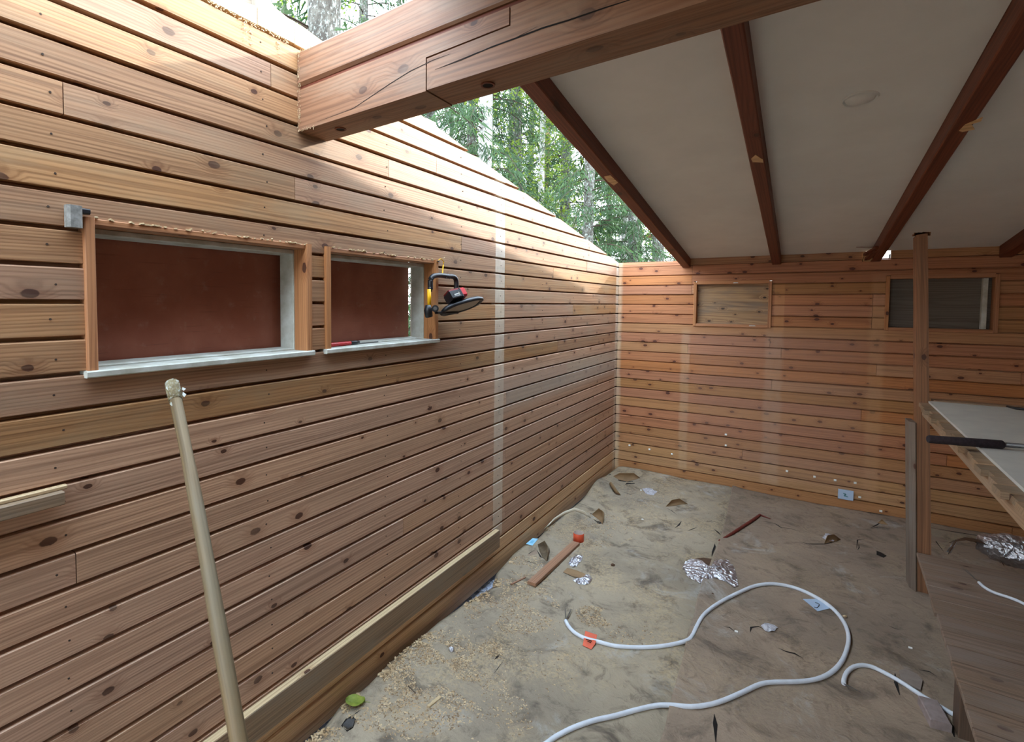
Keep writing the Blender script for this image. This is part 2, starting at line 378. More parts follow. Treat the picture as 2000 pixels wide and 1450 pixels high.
def leafmat(name, a, b):
    s = N(name); oi = s.n('ObjectInfo').outputs['Random']; q = s.noise(s.n('TexCoord').outputs['Object'], 3.0, 3)
    col = s.mix(s.ss(q, 0.35, 0.65), srgb(a), srgb(b))
    h = s.n('HueSaturation'); s.set(h.inputs['Color'], col); s.set(h.inputs['Value'], s.math('MULTIPLY_ADD', oi, 0.5, 0.8))
    s.set(s.b.inputs['Base Color'], h.outputs[0]); s.b.inputs['Roughness'].default_value = 0.7
    tr = s.n('BsdfTranslucent'); s.set(tr.inputs[0], h.outputs[0]); mx = s.n('MixShader'); mx.inputs[0].default_value = 0.45
    s.t.links.new(s.b.outputs[0], mx.inputs[1]); s.t.links.new(tr.outputs[0], mx.inputs[2]); s.t.links.new(mx.outputs[0], s.out.inputs[0]); return s.m
M_needle = leafmat('spruce needles', (40, 64, 38), (66, 92, 52))
M_birchleaf = leafmat('yellow green leaves', (80, 108, 36), (122, 136, 50))
M_ground = plain('forest floor', (78, 84, 52), 0.95, c2=(104, 88, 62), nscale=2)

# ------------------------------------------------------------------ ground outside
g = G(); g.grid(lambda u, v: V((-45+90*u, -45+90*v, -0.55 + 0.12*noise.noise(V((u*9, v*9, 0))))), 30, 30)
g.make('ground', M_ground, kind='structure')
# ------------------------------------------------------------------ the left wall
PZ = 0.09; GW = 0.0060; ROWRIDGE = -3.90; SL = 0.150
def rake(y): return 2.022 + SL*(-y) if y > ROWRIDGE else 2.022 + SL*(-ROWRIDGE) - SL*(ROWRIDGE-y)
RN = V((0, SL, 1)).normalized()
RN2 = V((0, -SL, 1)).normalized()
YR = -7.75
wallL = empty('wall_left', (0, -3.9, -0.1), kind='structure')
W1 = (-4.560, -3.845, 1.445, 1.815); W2 = (-3.765, -3.050, 1.445, 1.815)
def plank_prism(g, a0, a1, z0, z1, depth=0.0, ax=1, top=True, sgn=1):
    GW = 0.0049 if ax == 1 else 0.0040
    """moulded board: front face at 0, tongue set back in the groove above it; ax=1 lies in plane X=0, ax=0 in plane Y=0"""
    pr = [(-0.03, z0+GW), (-0.003, z0+GW), (0, z0+GW+0.0018), (0, z1-GW-0.0034), (-0.0060, z1-GW), (-0.026, z1-GW), (-0.026, z1+GW), (-0.03, z1+GW)] if top else \
         [(-0.03, z0), (0, z0), (0, z1), (-0.03, z1)]
    e = []
    for t in (a0, a1):
        r = []
        for (d, z) in pr:
            c = (d+depth, t, z) if ax == 1 else (t, -(d+depth)*sgn, z)
            r.append(g.v(c, (t, z, d)))
        e.append(r)
    n = len(pr)
    for i in range(n): g.face([e[0][i], e[0][(i+1) % n], e[1][(i+1) % n], e[1][i]])
    g.face(e[0][::-1]); g.face(e[1])
joints = {23: [-4.598], 22: [-3.905], 24: [-3.40, -1.2], 21: [-2.82, -0.9], 25: [-3.05], 20: [-1.6], 26: [-4.0], 28: [-4.05, -3.90], 10: [-4.6], 12: [-1.3], 6: [-3.3], 17: [-1.2], 14: [-1.5]}
rowmat = {}
for r in range(0, 30):
    z0 = r*PZ; z1 = z0+PZ
    if r == 0: z0 = -0.032-GW
    js = list(joints.get(r, []))
    if r >= 15: js.append(-2.336)
    else: js.append(-2.3 if r in (3, 7, 11) else -5.2)
    js = sorted(set([YR, 0.0] + js + [-5.6-0.3*((r*7) % 4)]))
    dz = random.uniform(-0.0006, 0.0006)
    for a, b in zip(js[:-1], js[1:]):
        g = G(); b2 = b-0.0012; a2 = a+0.0012
        dep = random.uniform(-0.0012, 0.0008)
        cuts = [(a2, b2)]
        for w in (W1, W2):
            if z1-0.01 > w[2] and z0+0.01 < w[3]:
                nc = []
                for (p, q) in cuts:
                    lo = max(p, w[0]); hi = min(q, w[1])
                    if lo >= hi: nc.append((p, q)); continue
                    if p < lo: nc.append((p, lo))
                    if hi < q: nc.append((hi, q))
                    if z1 > w[3]+0.01: # part of the board above the opening
                        plank_prism(g, lo, hi, w[3]-GW, z1+dz, dep)
                cuts = nc
        if z0 > 1.35 and z1 < 1.90:   # separate pieces either side of windows
            for (p, q) in cuts:
                if q-p > 0.005 and not (z1 > 1.815): 
                    h = G(); plank_prism(h, p, q, z0, z1+dz, random.uniform(-0.001, 0.001))
                    mt = M_gold if (z0 > 1.2) else M_brown
                    h.make('plank', mt, wallL)
            if z1 > 1.815:
                for (p, q) in cuts: plank_prism(g, p, q, z0, z1+dz, dep)
        else:
            for (p, q) in cuts: plank_prism(g, p, q, z0, z1+dz, dep)
        if rake(b) < z1+0.02 or rake(a) < z1+0.02 or (a < ROWRIDGE < b and rake(ROWRIDGE) < z1+.02):
            ridge = V((0, 0, rake(0)))
            if b > ROWRIDGE: g.clip(V((0, 0, rake(0))), RN)
            if a < ROWRIDGE: g.clip(V((0, ROWRIDGE, rake(ROWRIDGE))), RN2)
            if a < ROWRIDGE < b: pass
        if z0 > 1.25: mt = M_gold
        elif a > -2.5 and (r in (10, 11, 12) or r <= 2): mt = M_greyp
        elif r <= 1: mt = M_foot
        else: mt = M_brown
        if r == 28: mt = M_palewood
        if g.bm.verts: g.make('plank', mt, wallL)
        else: g.bm.free()
# core with openings behind the boards
g = G()
XO = -0.155
def coreL(y0, y1, z0, z1): 
    g.box(XO+0.02, -0.031, y0, y1, z0, z1, ax=1)
coreL(YR, 0.15, -0.045, 1.43); coreL(YR, W1[0]-0.02, 1.43, 1.83); coreL(W1[1]+0.02, W2[0]-0.02, 1.43, 1.83); coreL(W2[1]+0.02, 0.15, 1.43, 1.83)
coreL(YR, 0.15, 1.83, 2.62)
g.clip(V((0, 0, rake(0)-0.004)), RN); g.clip(V((0, ROWRIDGE, rake(ROWRIDGE)-0.004)), RN2)
g.make('wall_core', M_core, wallL)
g = G()
for k in range(1, 29):   # outer cladding, weathered, standing a little above the inner boards
    z0 = -0.15+k*0.10
    for (y0, y1) in ((YR, 0.15),):
        segs = [(y0, y1)]
        if z0+0.1 > W1[2] and z0 < W1[3]:
            segs = [(YR, W1[0]), (W1[1], W2[0]), (W2[1], 0.15)]
        for (p, q) in segs: g.box(XO-0.005, XO+0.018, p, q, z0, z0+0.096, ax=1)
g.clip(V((0, 0, rake(0)+0.004)), RN); g.clip(V((0, ROWRIDGE, rake(ROWRIDGE)+0.004)), RN2)
g.make('outer_cladding', M_weath, wallL, kind='stuff')
# nail heads
g = G()
for r in range(1, 28):
    for y in (-4.63, -4.03, -3.42, -2.82, -2.39, -1.78, -1.18, -0.58, -0.04):
        yy = y+random.uniform(-0.012, 0.012)
        z = r*PZ+0.045+random.uniform(-0.006, 0.006)
        if z > rake(yy)-0.03: continue
        if any(w[0]-.02 < yy < w[1]+.02 and w[2]-.02 < z < w[3]+.02 for w in (W1, W2)): continue
        g.tube([(-0.004, yy, z), (0.0012, yy, z)], 0.0028, n=6, smooth=False)
g.make('nail_head', M_twig, wallL, kind='stuff')
# ------------------------------------------------------------------ windows in the left wall
def window_left(name, w, label):
    y0, y1, z0, z1 = w; t = 0.018
    e = empty(name, (0, (y0+y1)/2, z0), kind='structure'); e['label'] = label
    fx = 0.013
    for (n_, a, b, c, d) in (('side_lining', y0-t*0.3, y0+t, z0-t, z1+t), ('side_lining', y1-t, y1+t*0.3, z0-t, z1+t)):
        g = G(); g.box(-0.060, fx, a, b, c, d, ax=2, bev=0.002); g.make(n_, M_lining, e)
    g = G(); g.box(-0.060, 0.004, y0, y1, z1, z1+t*0.9, ax=1, bev=0.002); g.make('head_lining', M_lining, e)
    g = G(); g.box(-0.060, 0.020, y0-t*0.6, y1+t*0.6, z0-t, z0, ax=1, bev=0.003); g.make('sill', M_paint, e, label='weathered white sill')
    # painted outer frame
    for (a, b) in ((y0+0.004, y0+0.022), (y1-0.022, y1-0.004)):
        g = G(); g.box(XO+0.018, -0.060, a, b, z0, z1, ax=2, bev=0.002); g.make('frame_jamb', M_paint, e, label='white painted jamb')
    g = G(); g.box(XO, -0.060, y0+0.004, y1-0.004, z1-0.016, z1, ax=1, bev=0.002); g.make('frame_head', M_paint, e, label='white painted head')
    g = G(); g.box(XO, -0.061, y0+0.004, y1-0.004, z0-0.012, z0+0.006, ax=1, bev=0.003); g.make('frame_sill', M_paint, e, label='white painted outer sill')
    # broken plaster and splinters on the head
    g = G()
    for k in range(46):
        y = random.uniform(y0, y1); s_ = random.uniform(0.003, 0.008)
        g.bar((0.002, y, z1+t*0.9+random.uniform(-.002, .003)), (0.002+random.uniform(.002, .008), y+random.uniform(-.015, .015), z1+t*0.9+random.uniform(-.002, .006)), s_, s_*0.5)
    g.make('splinter', M_palewood, e, kind='stuff')
    return e
window_left('window_1', W1, 'long left opening in the sunlit wall, boarded up with a brown panel')
window_left('window_2', W2, 'shorter opening beside the work light, brown panel with a strip of green daylight')
pr_ = L(797, 600, -0.165)
g = G(); g.box(-0.180, -0.163, -4.75, pr_.y, 1.36, 1.90, ax=1)
g.make('shutter_board', M_board, None, 'large reddish brown scuffed board nailed outside behind both left window openings', 'board')

# ------------------------------------------------------------------ back wall
wallB = empty('wall_back', (1.85, 0, -0.1), kind='structure')
XR = 3.72
W3 = (0.680, 1.277, 1.43, 1.825); W4 = (2.015, 2.62, 1.435, 1.845)
NOTCH = (1.885, 2.035)
jb = {14: [1.277], 13: [0.64, 1.36], 21: [0.66], 10: [1.3], 17: [1.94], 16: [1.94], 18: [1.94], 12: [0.66, 1.98], 8: [1.9], 5: [2.4], 20: [0.66], 19: [0.66], 3: [1.1], 22: [0.60]}
for r in range(0, 23):
    z0 = r*PZ; z1 = z0+PZ
    if r == 0: z0 = -0.03-GW
    js = sorted(set([0.0, XR] + jb.get(r, []) + [2.75+0.1*((r*5) % 6)]))
    for a, b in zip(js[:-1], js[1:]):
        dep = random.uniform(-0.001, 0.001); segs = [(a+0.001, b-0.001, z0, z1, True)]
        if r == 22:
            if a < 0.59: segs = [(a, b, z0, 2.022, False)]
            else:
                segs = []
                for (p, q) in ((a, min(b, NOTCH[0])), (max(a, NOTCH[1]), b)):
                    if q > p: segs.append((p, q, z0, 2.052, False))
        for w in (W3, W4):
            ns = []
            for (p, q, u, v, tp) in segs:
                if v-0.01 > w[2] and u+0.01 < w[3] and q > w[0] and p < w[1]:
                    if p < w[0]: ns.append((p, w[0], u, v, tp))
                    if q > w[1]: ns.append((w[1], q, u, v, tp))
                    lo = max(p, w[0]); hi = min(q, w[1])
                    if v > w[3]+0.006: ns.append((lo, hi, w[3], v, tp))
                    elif u < w[2]-0.006: ns.append((lo, hi, u, w[2], False))
                else: ns.append((p, q, u, v, tp))
            segs = ns
        mt = M_straw if r in (1, 2) and a < 2.0 else M_ochre if r == 0 else random.choice([M_orange, M_orange, M_ochre] if r > 9 else [M_ochre, M_orange])
        # pieces touching each other stay one board, pieces split by an opening are separate boards
        segs.sort(); grp = []
        for sgm in segs:
            if grp and abs(grp[-1][-1][1]-sgm[0]) < 1e-4: grp[-1].append(sgm)
            else: grp.append([sgm])
        for gr in grp:
            g = G()
            for (p, q, u, v, tp) in gr:
                if q-p > 0.003: plank_prism(g, p, q, u, v, dep, ax=0, top=tp)
            if g.bm.verts: g.make('plank', mt, wallB)
g = G()
def coreB(x0, x1, z0, z1): g.box(x0, x1, 0.031, 0.15, z0, z1, ax=0)
coreB(-0.13, XR, -0.15, 1.42); coreB(-0.13, W3[0]-0.015, 1.42, 1.84); coreB(W3[1]+0.015, W4[0]-0.015, 1.42, 1.84); coreB(W4[1]+0.015, XR, 1.42, 1.84); g.box(W3[0]-.02, W3[1]+.02, 0.032, 0.149, 1.832, 1.841)
coreB(-0.13, XR, 1.84, 1.97); coreB(-0.13, NOTCH[0], 1.97, 2.018); coreB(NOTCH[1], XR, 1.97, 2.018)
g.make('wall_core', M_core, wallB)
def window_back(name, w, label, panel, depth):
    x0, x1, z0, z1 = w; t = 0.022
    e = empty(name, ((x0+x1)/2, 0, z0), kind='structure'); e['label'] = label
    for (a, b) in ((x0-0.002, x0+t), (x1-t, x1+0.002)):
        g = G(); g.box(a, b, -0.012, 0.13, z0, z1, ax=2, bev=0.002); g.make('side_lining', M_lining, e)
    g = G(); g.box(x0+t, x1-t, -0.012, 0.13, z1-t, z1+0.009, ax=0, bev=0.002); g.make('head_lining', M_lining, e)
    g = G(); g.box(x0+t, x1-t, -0.014, 0.13, z0-0.002, z0+t, ax=0, bev=0.002); g.make('sill', M_lining, e)
    g = G(); g.box(x0+t*0.9, x1-t*0.9, depth, depth+0.012, z0+t*0.9, z1-t*0.9, ax=0); g.make('panel', panel, e)
    return e
w3 = window_back('window_3', W3, 'small opening in the back wall left of the second rafter, closed with stained plywood', M_ply, 0.055)
w4 = window_back('window_4', W4, 'dim opening behind the wooden post, closed with a grey panel', M_ply2, 0.075)
g = G(); g.box(2.545, 2.572, 0.030, 0.074, 1.46, 1.82, ax=2, bev=0.002); g.make('white_strip', M_paint, w4, label='pale upright strip')
for (x, z, w_) in ((0.99, 1.812, 0.04), (1.12, 1.444, 0.05)):
    g = G(); g.prism([(x, -0.0125, z-0.005), (x+w_, -0.0125, z-0.004), (x+w_*0.9, -0.0125, z+0.005), (x+0.004, -0.0125, z+0.006)], (0, -1, 0), 0.0015)
    g.make('paint_smear', M_paint, w3, label='smear of white filler')
# ------------------------------------------------------------------ right and rear walls (outside the frame)
wallR = empty('wall_right', (XR, -3.9, -0.1), kind='structure')
g = G()
for r in range(0, 29):
    z0 = r*PZ
    g.box(XR, XR+0.02, YR, 0, z0+.003, z0+PZ-.003, ax=1)
g.clip(V((0, 0, rake(0)+.01)), RN); g.clip(V((0, ROWRIDGE, rake(ROWRIDGE)+.01)), RN2)
g.make('panelling', M_orange, wallR, kind='stuff')
g = G(); g.box(XR+.021, XR+.1, YR, 0, -.1, 0.72, ax=1); g.box(XR+.021, XR+.1, YR, 0, 1.8, 2.6, ax=1); g.box(XR+.021, XR+.1, YR, -7.2, .72, 1.8, ax=1); g.box(XR+.021, XR+.1, -5.6, 0, .72, 1.8, ax=1)
g.clip(V((0, 0, rake(0)+.01)), RN); g.clip(V((0, ROWRIDGE, rake(ROWRIDGE)+.01)), RN2)
g.make('wall_core', M_core, wallR)
wallN = empty('wall_rear', (1.85, YR, -0.1), kind='structure')
g = G()
for r in range(0, 23):
    z0 = r*PZ
    segs = [(0, 0.30), (1.15, XR)] if z0 < 1.95 else [(0, XR)]
    for (p, q) in segs: g.box(p, q, YR-.02, YR, z0+.003, z0+PZ-.003, ax=0)
g.make('panelling', M_brown, wallN, kind='stuff')

# ------------------------------------------------------------------ floor
g = G(); g.box(-0.02, XR, YR, 0.02, -0.16, -0.10, ax=0); g.make('floor', M_dirt, kind='structure')
random.seed(11)
g = G(); g.box(-0.30, 0.14, -5.3, 0, -0.098, -0.066, ax=1)      # crushed stone visible in the slot along the left wall
for k in range(4200):
    y = random.uniform(-5.2, -0.1); x = random.uniform(-0.16, 0.10); s_ = random.uniform(0.006, 0.016)
    c = V((x, y, -0.068+random.uniform(0, 0.012)))
    vs = [g.v(c+V((random.uniform(-1, 1), random.uniform(-1, 1), random.uniform(-.7, 1)))*s_) for _ in range(4)]
    for q in ((0, 1, 2), (0, 2, 3), (0, 3, 1), (1, 3, 2)): g.face([vs[i] for i in q])
g.make('gravel', M_gravel, None, 'pale bluish crushed stone in the slot along the foot of the left wall', 'gravel', kind='stuff')
# left edge of the paper in plan
edgepx = [(1195, 921), (1176, 936), (1122, 990), (1110, 1002), (1068, 1030), (1050, 1052), (1020, 1070), (1000, 1088), (968, 1124), (960, 1146), (926, 1168), (900, 1181), (850, 1216), (812, 1251), (775, 1279), (740, 1312), (705, 1347), (657, 1379), (625, 1421), (600, 1438)]
edge = [F(*q) for q in edgepx]; edge = [(e.y, e.x) for e in edge]; edge = [(0.0, 0.03)] + edge + [(YR, edge[-1][1]-0.05)]
edge.sort()
def xe(y):
    for (a, xa), (b, xb) in zip(edge[:-1], edge[1:]):
        if a <= y <= b: return max(0.012, xa+(xb-xa)*(y-a)/(b-a+1e-9)+(0.022 if -4.2 < y < -2.6 else 0.008))
    return 0.05
lap = [(-7.8, 1.14), (-3.158, 1.114), (-2.62, 1.10), (-1.93, 1.07), (-1.218, 1.087), (-0.6, 1.06), (0.01, 1.035)]
def xl(y):
    for (a, xa), (b, xb) in zip(lap[:-1], lap[1:]):
        if a <= y <= b: return xa+(xb-xa)*(y-a)/(b-a)
    return 1.08
def fa(u, v):
    y = -0.002 + v*(YR+0.01); x0 = xe(y)-0.002; x1 = xl(y)+0.10; x = x0+(x1-x0)*u
    t = min(1, (x-x0)/0.06); z = hz(x, y)
    z += 0.050*math.exp(-((y+0.62)/0.22)**2)*max(0, 1-(x-x0)/0.16)**1.5 + 0.02*math.exp(-((y+1.35)/0.2)**2)*max(0, 1-(x-x0)/0.12)
    z -= 0.010*(1-t)**2
    if x > xl(y)-0.03: z -= 0.006*min(1, (x-xl(y)+0.03)/0.03)
    return V((x, y, z))
g = G(); g.grid(fa, 60, 380)
g.make('building_paper', M_sheetA, None, 'dusty greenish grey building paper covered in sawdust, on the floor by the left wall', 'floor sheet', 'building paper on the floor', solid=-0.002)
def fb(u, v):
    y = -0.002 + v*(YR+0.01); x0 = xl(y)+0.006*noise.noise(V((y*5, 0, 0))); x1 = XR-0.01; x = x0+(x1-x0)*(u**1.3)
    t = (x-x0)
    z = hz(x, y)+0.002+0.012*math.exp(-(t/0.05)**2)
    return V((x, y, z))
g = G(); g.grid(fb, 90, 380)
g.make('building_paper', M_sheetB, None, 'smoother brown building paper lapped over the other sheet on the right half of the floor', 'floor sheet', 'building paper on the floor', solid=-0.002)
def FZ(x, y, up_=0.0):
    """floor point under a pixel, resting on the wavy paper"""
    p = F(x, y, 0.012)
    for _ in range(3): p = F(x, y, hz(p.x, p.y)+(0.003 if p.x > xl(p.y) else 0)+up_)
    return p
def FL(x, y, up_=0.0): return V((x, y, hz(x, y)+(0.003 if x > xl(y) else 0)+up_))
# ------------------------------------------------------------------ ridge beam
def bp(x, z, back=0.0):      # point on the front face of the ridge beam
    return V((x, -3.890-0.055*x+back, z))
BX1 = 3.70
beam = empty('ridge_beam', bp(0, 2.22), 'heavy stained double timber ridge beam with a stepped splice, from left wall across the top', 'beam')
BW = 0.135
def beam_piece(name, poly, mat=None, label=None, w=BW, bev=0.0):
    """poly in (x, z) on the front face, extruded backwards"""
    g = G(); a = []; b = []
    for (x, z) in poly: a.append(g.v(bp(x, z), (x, z, 0))); b.append(g.v(bp(x, z, w), (x, z, w)))
    g.face(a); g.face(b[::-1])
    for i in range(len(poly)): g.face([a[i], b[i], b[(i+1) % len(poly)], a[(i+1) % len(poly)]])
    if bev:
        bmesh.ops.bevel(g.bm, geom=[e for e in g.bm.edges if abs((e.verts[0].co-e.verts[1].co).normalized().x) > 0.9], offset=bev, segments=1, affect='EDGES')
        for v in g.bm.verts: pass
    return g.make(name, mat or M_beam, beam, label)
zt = 2.372; zb_ = 2.226
beam_piece('upper_timber', [(0.001, zt+0.012), (1.9, zt+0.012), (BX1, zt+0.012), (BX1, 2.505), (0.001, 2.505)], bev=0.010, label='upper timber, pale where the roof is open')
sx0, sx1, sz = 0.594, 0.868, 2.318
beam_piece('lower_timber', [(0.001, zb_), (sx0-0.0025, zb_), (sx0-0.0025, sz+0.002), (sx1-0.003, sz+0.007), (sx1-0.003, zt-0.004), (0.001, zt-0.004)], bev=0.0)
beam_piece('spliced_timber', [(sx0+0.0015, zb_+0.002), (BX1, zb_+0.002), (BX1, zt-0.004), (sx1+0.001, zt-0.004), (sx1+0.001, sz+0.003), (sx0+0.0015, sz-0.003)])
g = G(); g.bar(bp(0.001, zt+0.004, 0.022), bp(BX1, zt+0.004, 0.022)+V((0, 0, 0)), 0.02, 0.020, bev=0); g.bar(bp(0.001, zt+0.004, BW-0.03), bp(BX1, zt+0.004, BW-0.03), 0.02, 0.020)
g.make('joint_filler', M_raft, beam)
for (px, py) in ((665, 252), (953, 166)):      # bored bolt holes in the underside
    c = F(px, py, zb_); c.y = min(c.y, bp(c.x, 0).y+0.10)
    g = G(); n_ = 18; ro = 0.020; ri = 0.015
    g.tube([(c.x, c.y, zb_-0.0015), (c.x, c.y, zb_+0.001)], ri, n=16, smooth=False)
    g.make('bolt_hole', M_dark, beam, 'dark bored hole')
    g = G()
    for k in range(n_):
        a0 = 2*math.pi*k/n_; a1 = 2*math.pi*(k+1)/n_
        q = []
        for (rr, zz) in ((ri, -0.0025), (ro, -0.0025), (ro, 0.001), (ri, 0.001)):
            q.append((rr, zz))
        for i in range(4):
            (r1_, z1_), (r2_, z2_) = q[i], q[(i+1) % 4]
            g.face([g.v((c.x+r1_*math.cos(a0), c.y+r1_*math.sin(a0), zb_+z1_)), g.v((c.x+r2_*math.cos(a0), c.y+r2_*math.sin(a0), zb_+z2_)),
                    g.v((c.x+r2_*math.cos(a1), c.y+r2_*math.sin(a1), zb_+z2_)), g.v((c.x+r1_*math.cos(a1), c.y+r1_*math.sin(a1), zb_+z1_))])
    bmesh.ops.remove_doubles(g.bm, verts=g.bm.verts[:], dist=1e-5)
    g.make('bolt_hole_rim', M_raft, beam)
def crack(pts, w):
    g = G(); A = []; Bb = []
    for i, (px, py) in enumerate(pts):
        p = B(px, py, 0); t = 0
        d = ray(px, py); 
        # intersect skewed front plane y = -3.89-0.055x
        k = (-3.890-0.055*CAM.x-CAM.y)/(d.y+0.055*d.x); p = CAM+d*k
        ww = w*(0.25+math.sin(math.pi*i/(len(pts)-1)))
        A.append(g.v(p+V((0, -0.0006, ww/2)))); Bb.append(g.v(p+V((0, -0.0006, -ww/2))))
    for i in range(len(A)-1): g.face([A[i], A[i+1], Bb[i+1], Bb[i]])
    g.make('drying_crack', M_dark, beam)
crack([(620, 238), (690, 212), (760, 165), (800, 140), (845, 118), (880, 105)], 0.0022)
crack([(850, 136), (900, 118), (960, 92), (1010, 74), (1060, 55), (1110, 40), (1180, 16), (1230, 0), (1300, -25)], 0.0036)
crack([(860, 132), (930, 104), (1000, 78), (1050, 52)], 0.002)
# fluff of sawdust on the sawn end of the beam
random.seed(5)
g = G()
for k in range(150):
    if random.random() < 0.6: c = bp(random.uniform(0.001, 0.02), random.uniform(2.24, 2.5))+V((0, -0.001, 0))
    else: c = bp(abs(random.gauss(0, 0.05))+.002, random.choice([2.228, 2.5])+random.uniform(-.004, .004))
    d = V((random.uniform(-1, 1), -0.3, random.uniform(-2, 1)))*random.uniform(0.002, 0.006)
    g.bar(c, c+d, 0.0015, 0.001)
g.make('sawdust_fluff', M_palewood, beam, kind='stuff')

# ------------------------------------------------------------------ rafters, ceiling boards, roof
SR = 0.1445
def rz(y, y0=0.0): return 1.958+SR*(-y) if y > -3.85 else 1.958+SR*3.85*2+SR*y
def rafter(xa, xb, wid, ymin, ymax, label, skew=0.0, front=True):
    e = empty('rafter', (xa, ymax, rz(ymax)), label, 'rafter', 'stained rafters carrying the ceiling')
    g = G(); n = 14 if front else 1; rings = []
    for j in range(n+1):
        y = ymax+(ymin-ymax)*j/n; xx = xa+(xb-xa)*j/n; z = rz(y)
        jx = 0.0015*noise.noise(V((y*3, xa, 0))) ; rg = []
        for (dx, dz) in ((0.004, 0), (wid-0.004, 0), (wid, 0.004), (wid, 0.20), (0, 0.20), (0, 0.004)):
            rg.append(g.v((xx+dx+jx, y, z+dz+jx*0.6), (y, dx, dz)))
        rings.append(rg)
    for j in range(n):
        for i in range(6): g.face([rings[j][i], rings[j][(i+1) % 6], rings[j+1][(i+1) % 6], rings[j+1][i]])
    g.face(rings[0][::-1]); g.face(rings[-1]); g.make('timber', M_raft, e)
    return e
YB = -3.80
r1 = rafter(0.575, 0.590, 0.068, YB, 0.012, 'first dark rafter at the edge of the open roof, nearest the left wall')
r2 = rafter(1.272, 1.268, 0.062, YB, 0.012, 'second rafter, ending above the small plywood opening')
r3 = rafter(1.915, 1.965, 0.060, YB, 0.03, 'third rafter with splintered wood and a broken end at the wall')
r4 = rafter(2.61, 2.66, 0.066, YB, 0.012, 'fourth rafter, at the far right edge above the dim opening')
r5 = rafter(3.32, 3.36, 0.066, YB, 0.012, 'fifth rafter, out of view on the right', front=False)
for k, x in enumerate((0.588, 1.27, 1.965, 2.66, 3.34)):
    rafter(x, x, 0.066, YR+0.02, -4.06-0.0*k, ['rafter end just showing above the beam at the top edge', 'near side rafter above the second one', 'near side rafter above the third one', 'near side rafter above the fourth one', 'near side rafter on the far right'][k], front=False)
# raw chips knocked out of the rafters
def rpt(px, py, dz=0.0):
    d = ray(px, py); t = (1.958+dz-SR*CAM.y-CAM.z)/(d.z+SR*d.y); return CAM+d*t
for e, pts in ((r1, [(1180, 345), (1192, 342), (1207, 356), (1199, 362), (1186, 353)]), (r2, [(1467, 310), (1476, 302), (1490, 311), (1491, 317), (1470, 316)]), (r3, [(1873, 255), (1885, 243), (1920, 228), (1916, 236), (1897, 242), (1904, 252), (1880, 257)])):
    g = G(); g.prism([rpt(*q, -0.0008) for q in pts], (0, 0, -1), 0.002); g.make('raw_chip', M_fresh, e, label='pale splintered spot')
g = G()
c = rpt(1712, 497)
# broken end of the third rafter: torn pale wood and long splinters
cc = rpt(1712, 495); cc.y = max(min(cc.y, -0.03), -0.2)
e0 = V((1.90, -0.02, 1.962))
g.prism([(1.862, -0.025, 1.960), (1.905, -0.03, 1.958), (1.918, -0.10, 1.972), (1.905, -0.16, 2.00), (1.880, -0.10, 2.01), (1.866, -0.04, 2.03)], (0.3, 1, 0.1), 0.02)
g.make('torn_end', M_palewood, r3, label='whitish torn end')
g = G()
for (a, b, w_) in (((1.915, -0.42, 2.030), (1.872, -0.12, 2.005), 0.022), ((1.918, -0.36, 2.02), (1.888, -0.06, 1.975), 0.026), ((1.905, -0.30, 2.012), (1.868, -0.16, 2.018), 0.012), ((1.915, -0.46, 2.028), (1.80, -0.40, 2.040), 0.003)):
    g.bar(a, b, w_, w_*0.7, seg=4, jit=0.002)
g.make('splinter', M_raft, r3, label='long torn splinters')
# ceiling boards between the rafters
ceil = empty('ceiling', (2, -2, 2.04), kind='structure')
def slab(x0a, x0b, x1a, x1b, y0, y1, z, t, n=1):
    """sloping slab following the rafters; x0a/x1a at y0, x0b/x1b at y1"""
    g = G(); vs = []
    for (y, a, b) in ((y0, x0a, x1a), (y1, x0b, x1b)):
        for x in (a, b):
            for dz in (z, z+t): vs.append(g.v((x, y, rz(y)+dz), (y, x, dz)))
    for q in ((0, 1, 3, 2), (4, 6, 7, 5), (0, 4, 5, 1), (2, 3, 7, 6), (0, 2, 6, 4), (1, 5, 7, 3)): g.face([vs[i] for i in q])
    return g
bays = [(0.643, 0.658, 1.271, 1.267), (1.335, 1.331, 1.914, 1.964), (1.976, 2.026, 2.609, 2.659), (2.677, 2.727, 3.319, 3.359), (3.387, 3.427, XR, XR)]
for (a, b, c_, d) in bays:
    slab(a, b, c_, d, 0.0, YB-0.05, 0.080, 0.012).make('ceiling_panel', M_white, ceil)
for (a, d) in ((0.655, 1.27), (1.337, 1.965), (2.032, 2.66), (2.727, 3.34), (3.407, XR)):
    slab(a, a, d, d, YB-0.05, YR, 0.080, 0.012).make('ceiling_panel', M_white, ceil)
# roof covering above (thick, insulated), cut away over the left bay
g = slab(0.570, 0.582, XR+.1, XR+.1, 0.02, YB-0.05, 0.203, 0.05); g.make('roof_deck', M_roofing, ceil)
g = slab(0.582, 0.582, XR+.1, XR+.1, YB-0.05, YR-.15, 0.203, 0.05); g.make('roof_deck', M_roofing, ceil)
g = slab(0.60, 0.60, 1.86, 1.86, 0.30, 0.015, 0.203, 0.05); g.make('roof_deck', M_roofing, ceil)
g = slab(2.10, 2.10, XR+.1, XR+.1, 0.30, 0.015, 0.203, 0.05); g.make('roof_deck', M_roofing, ceil)
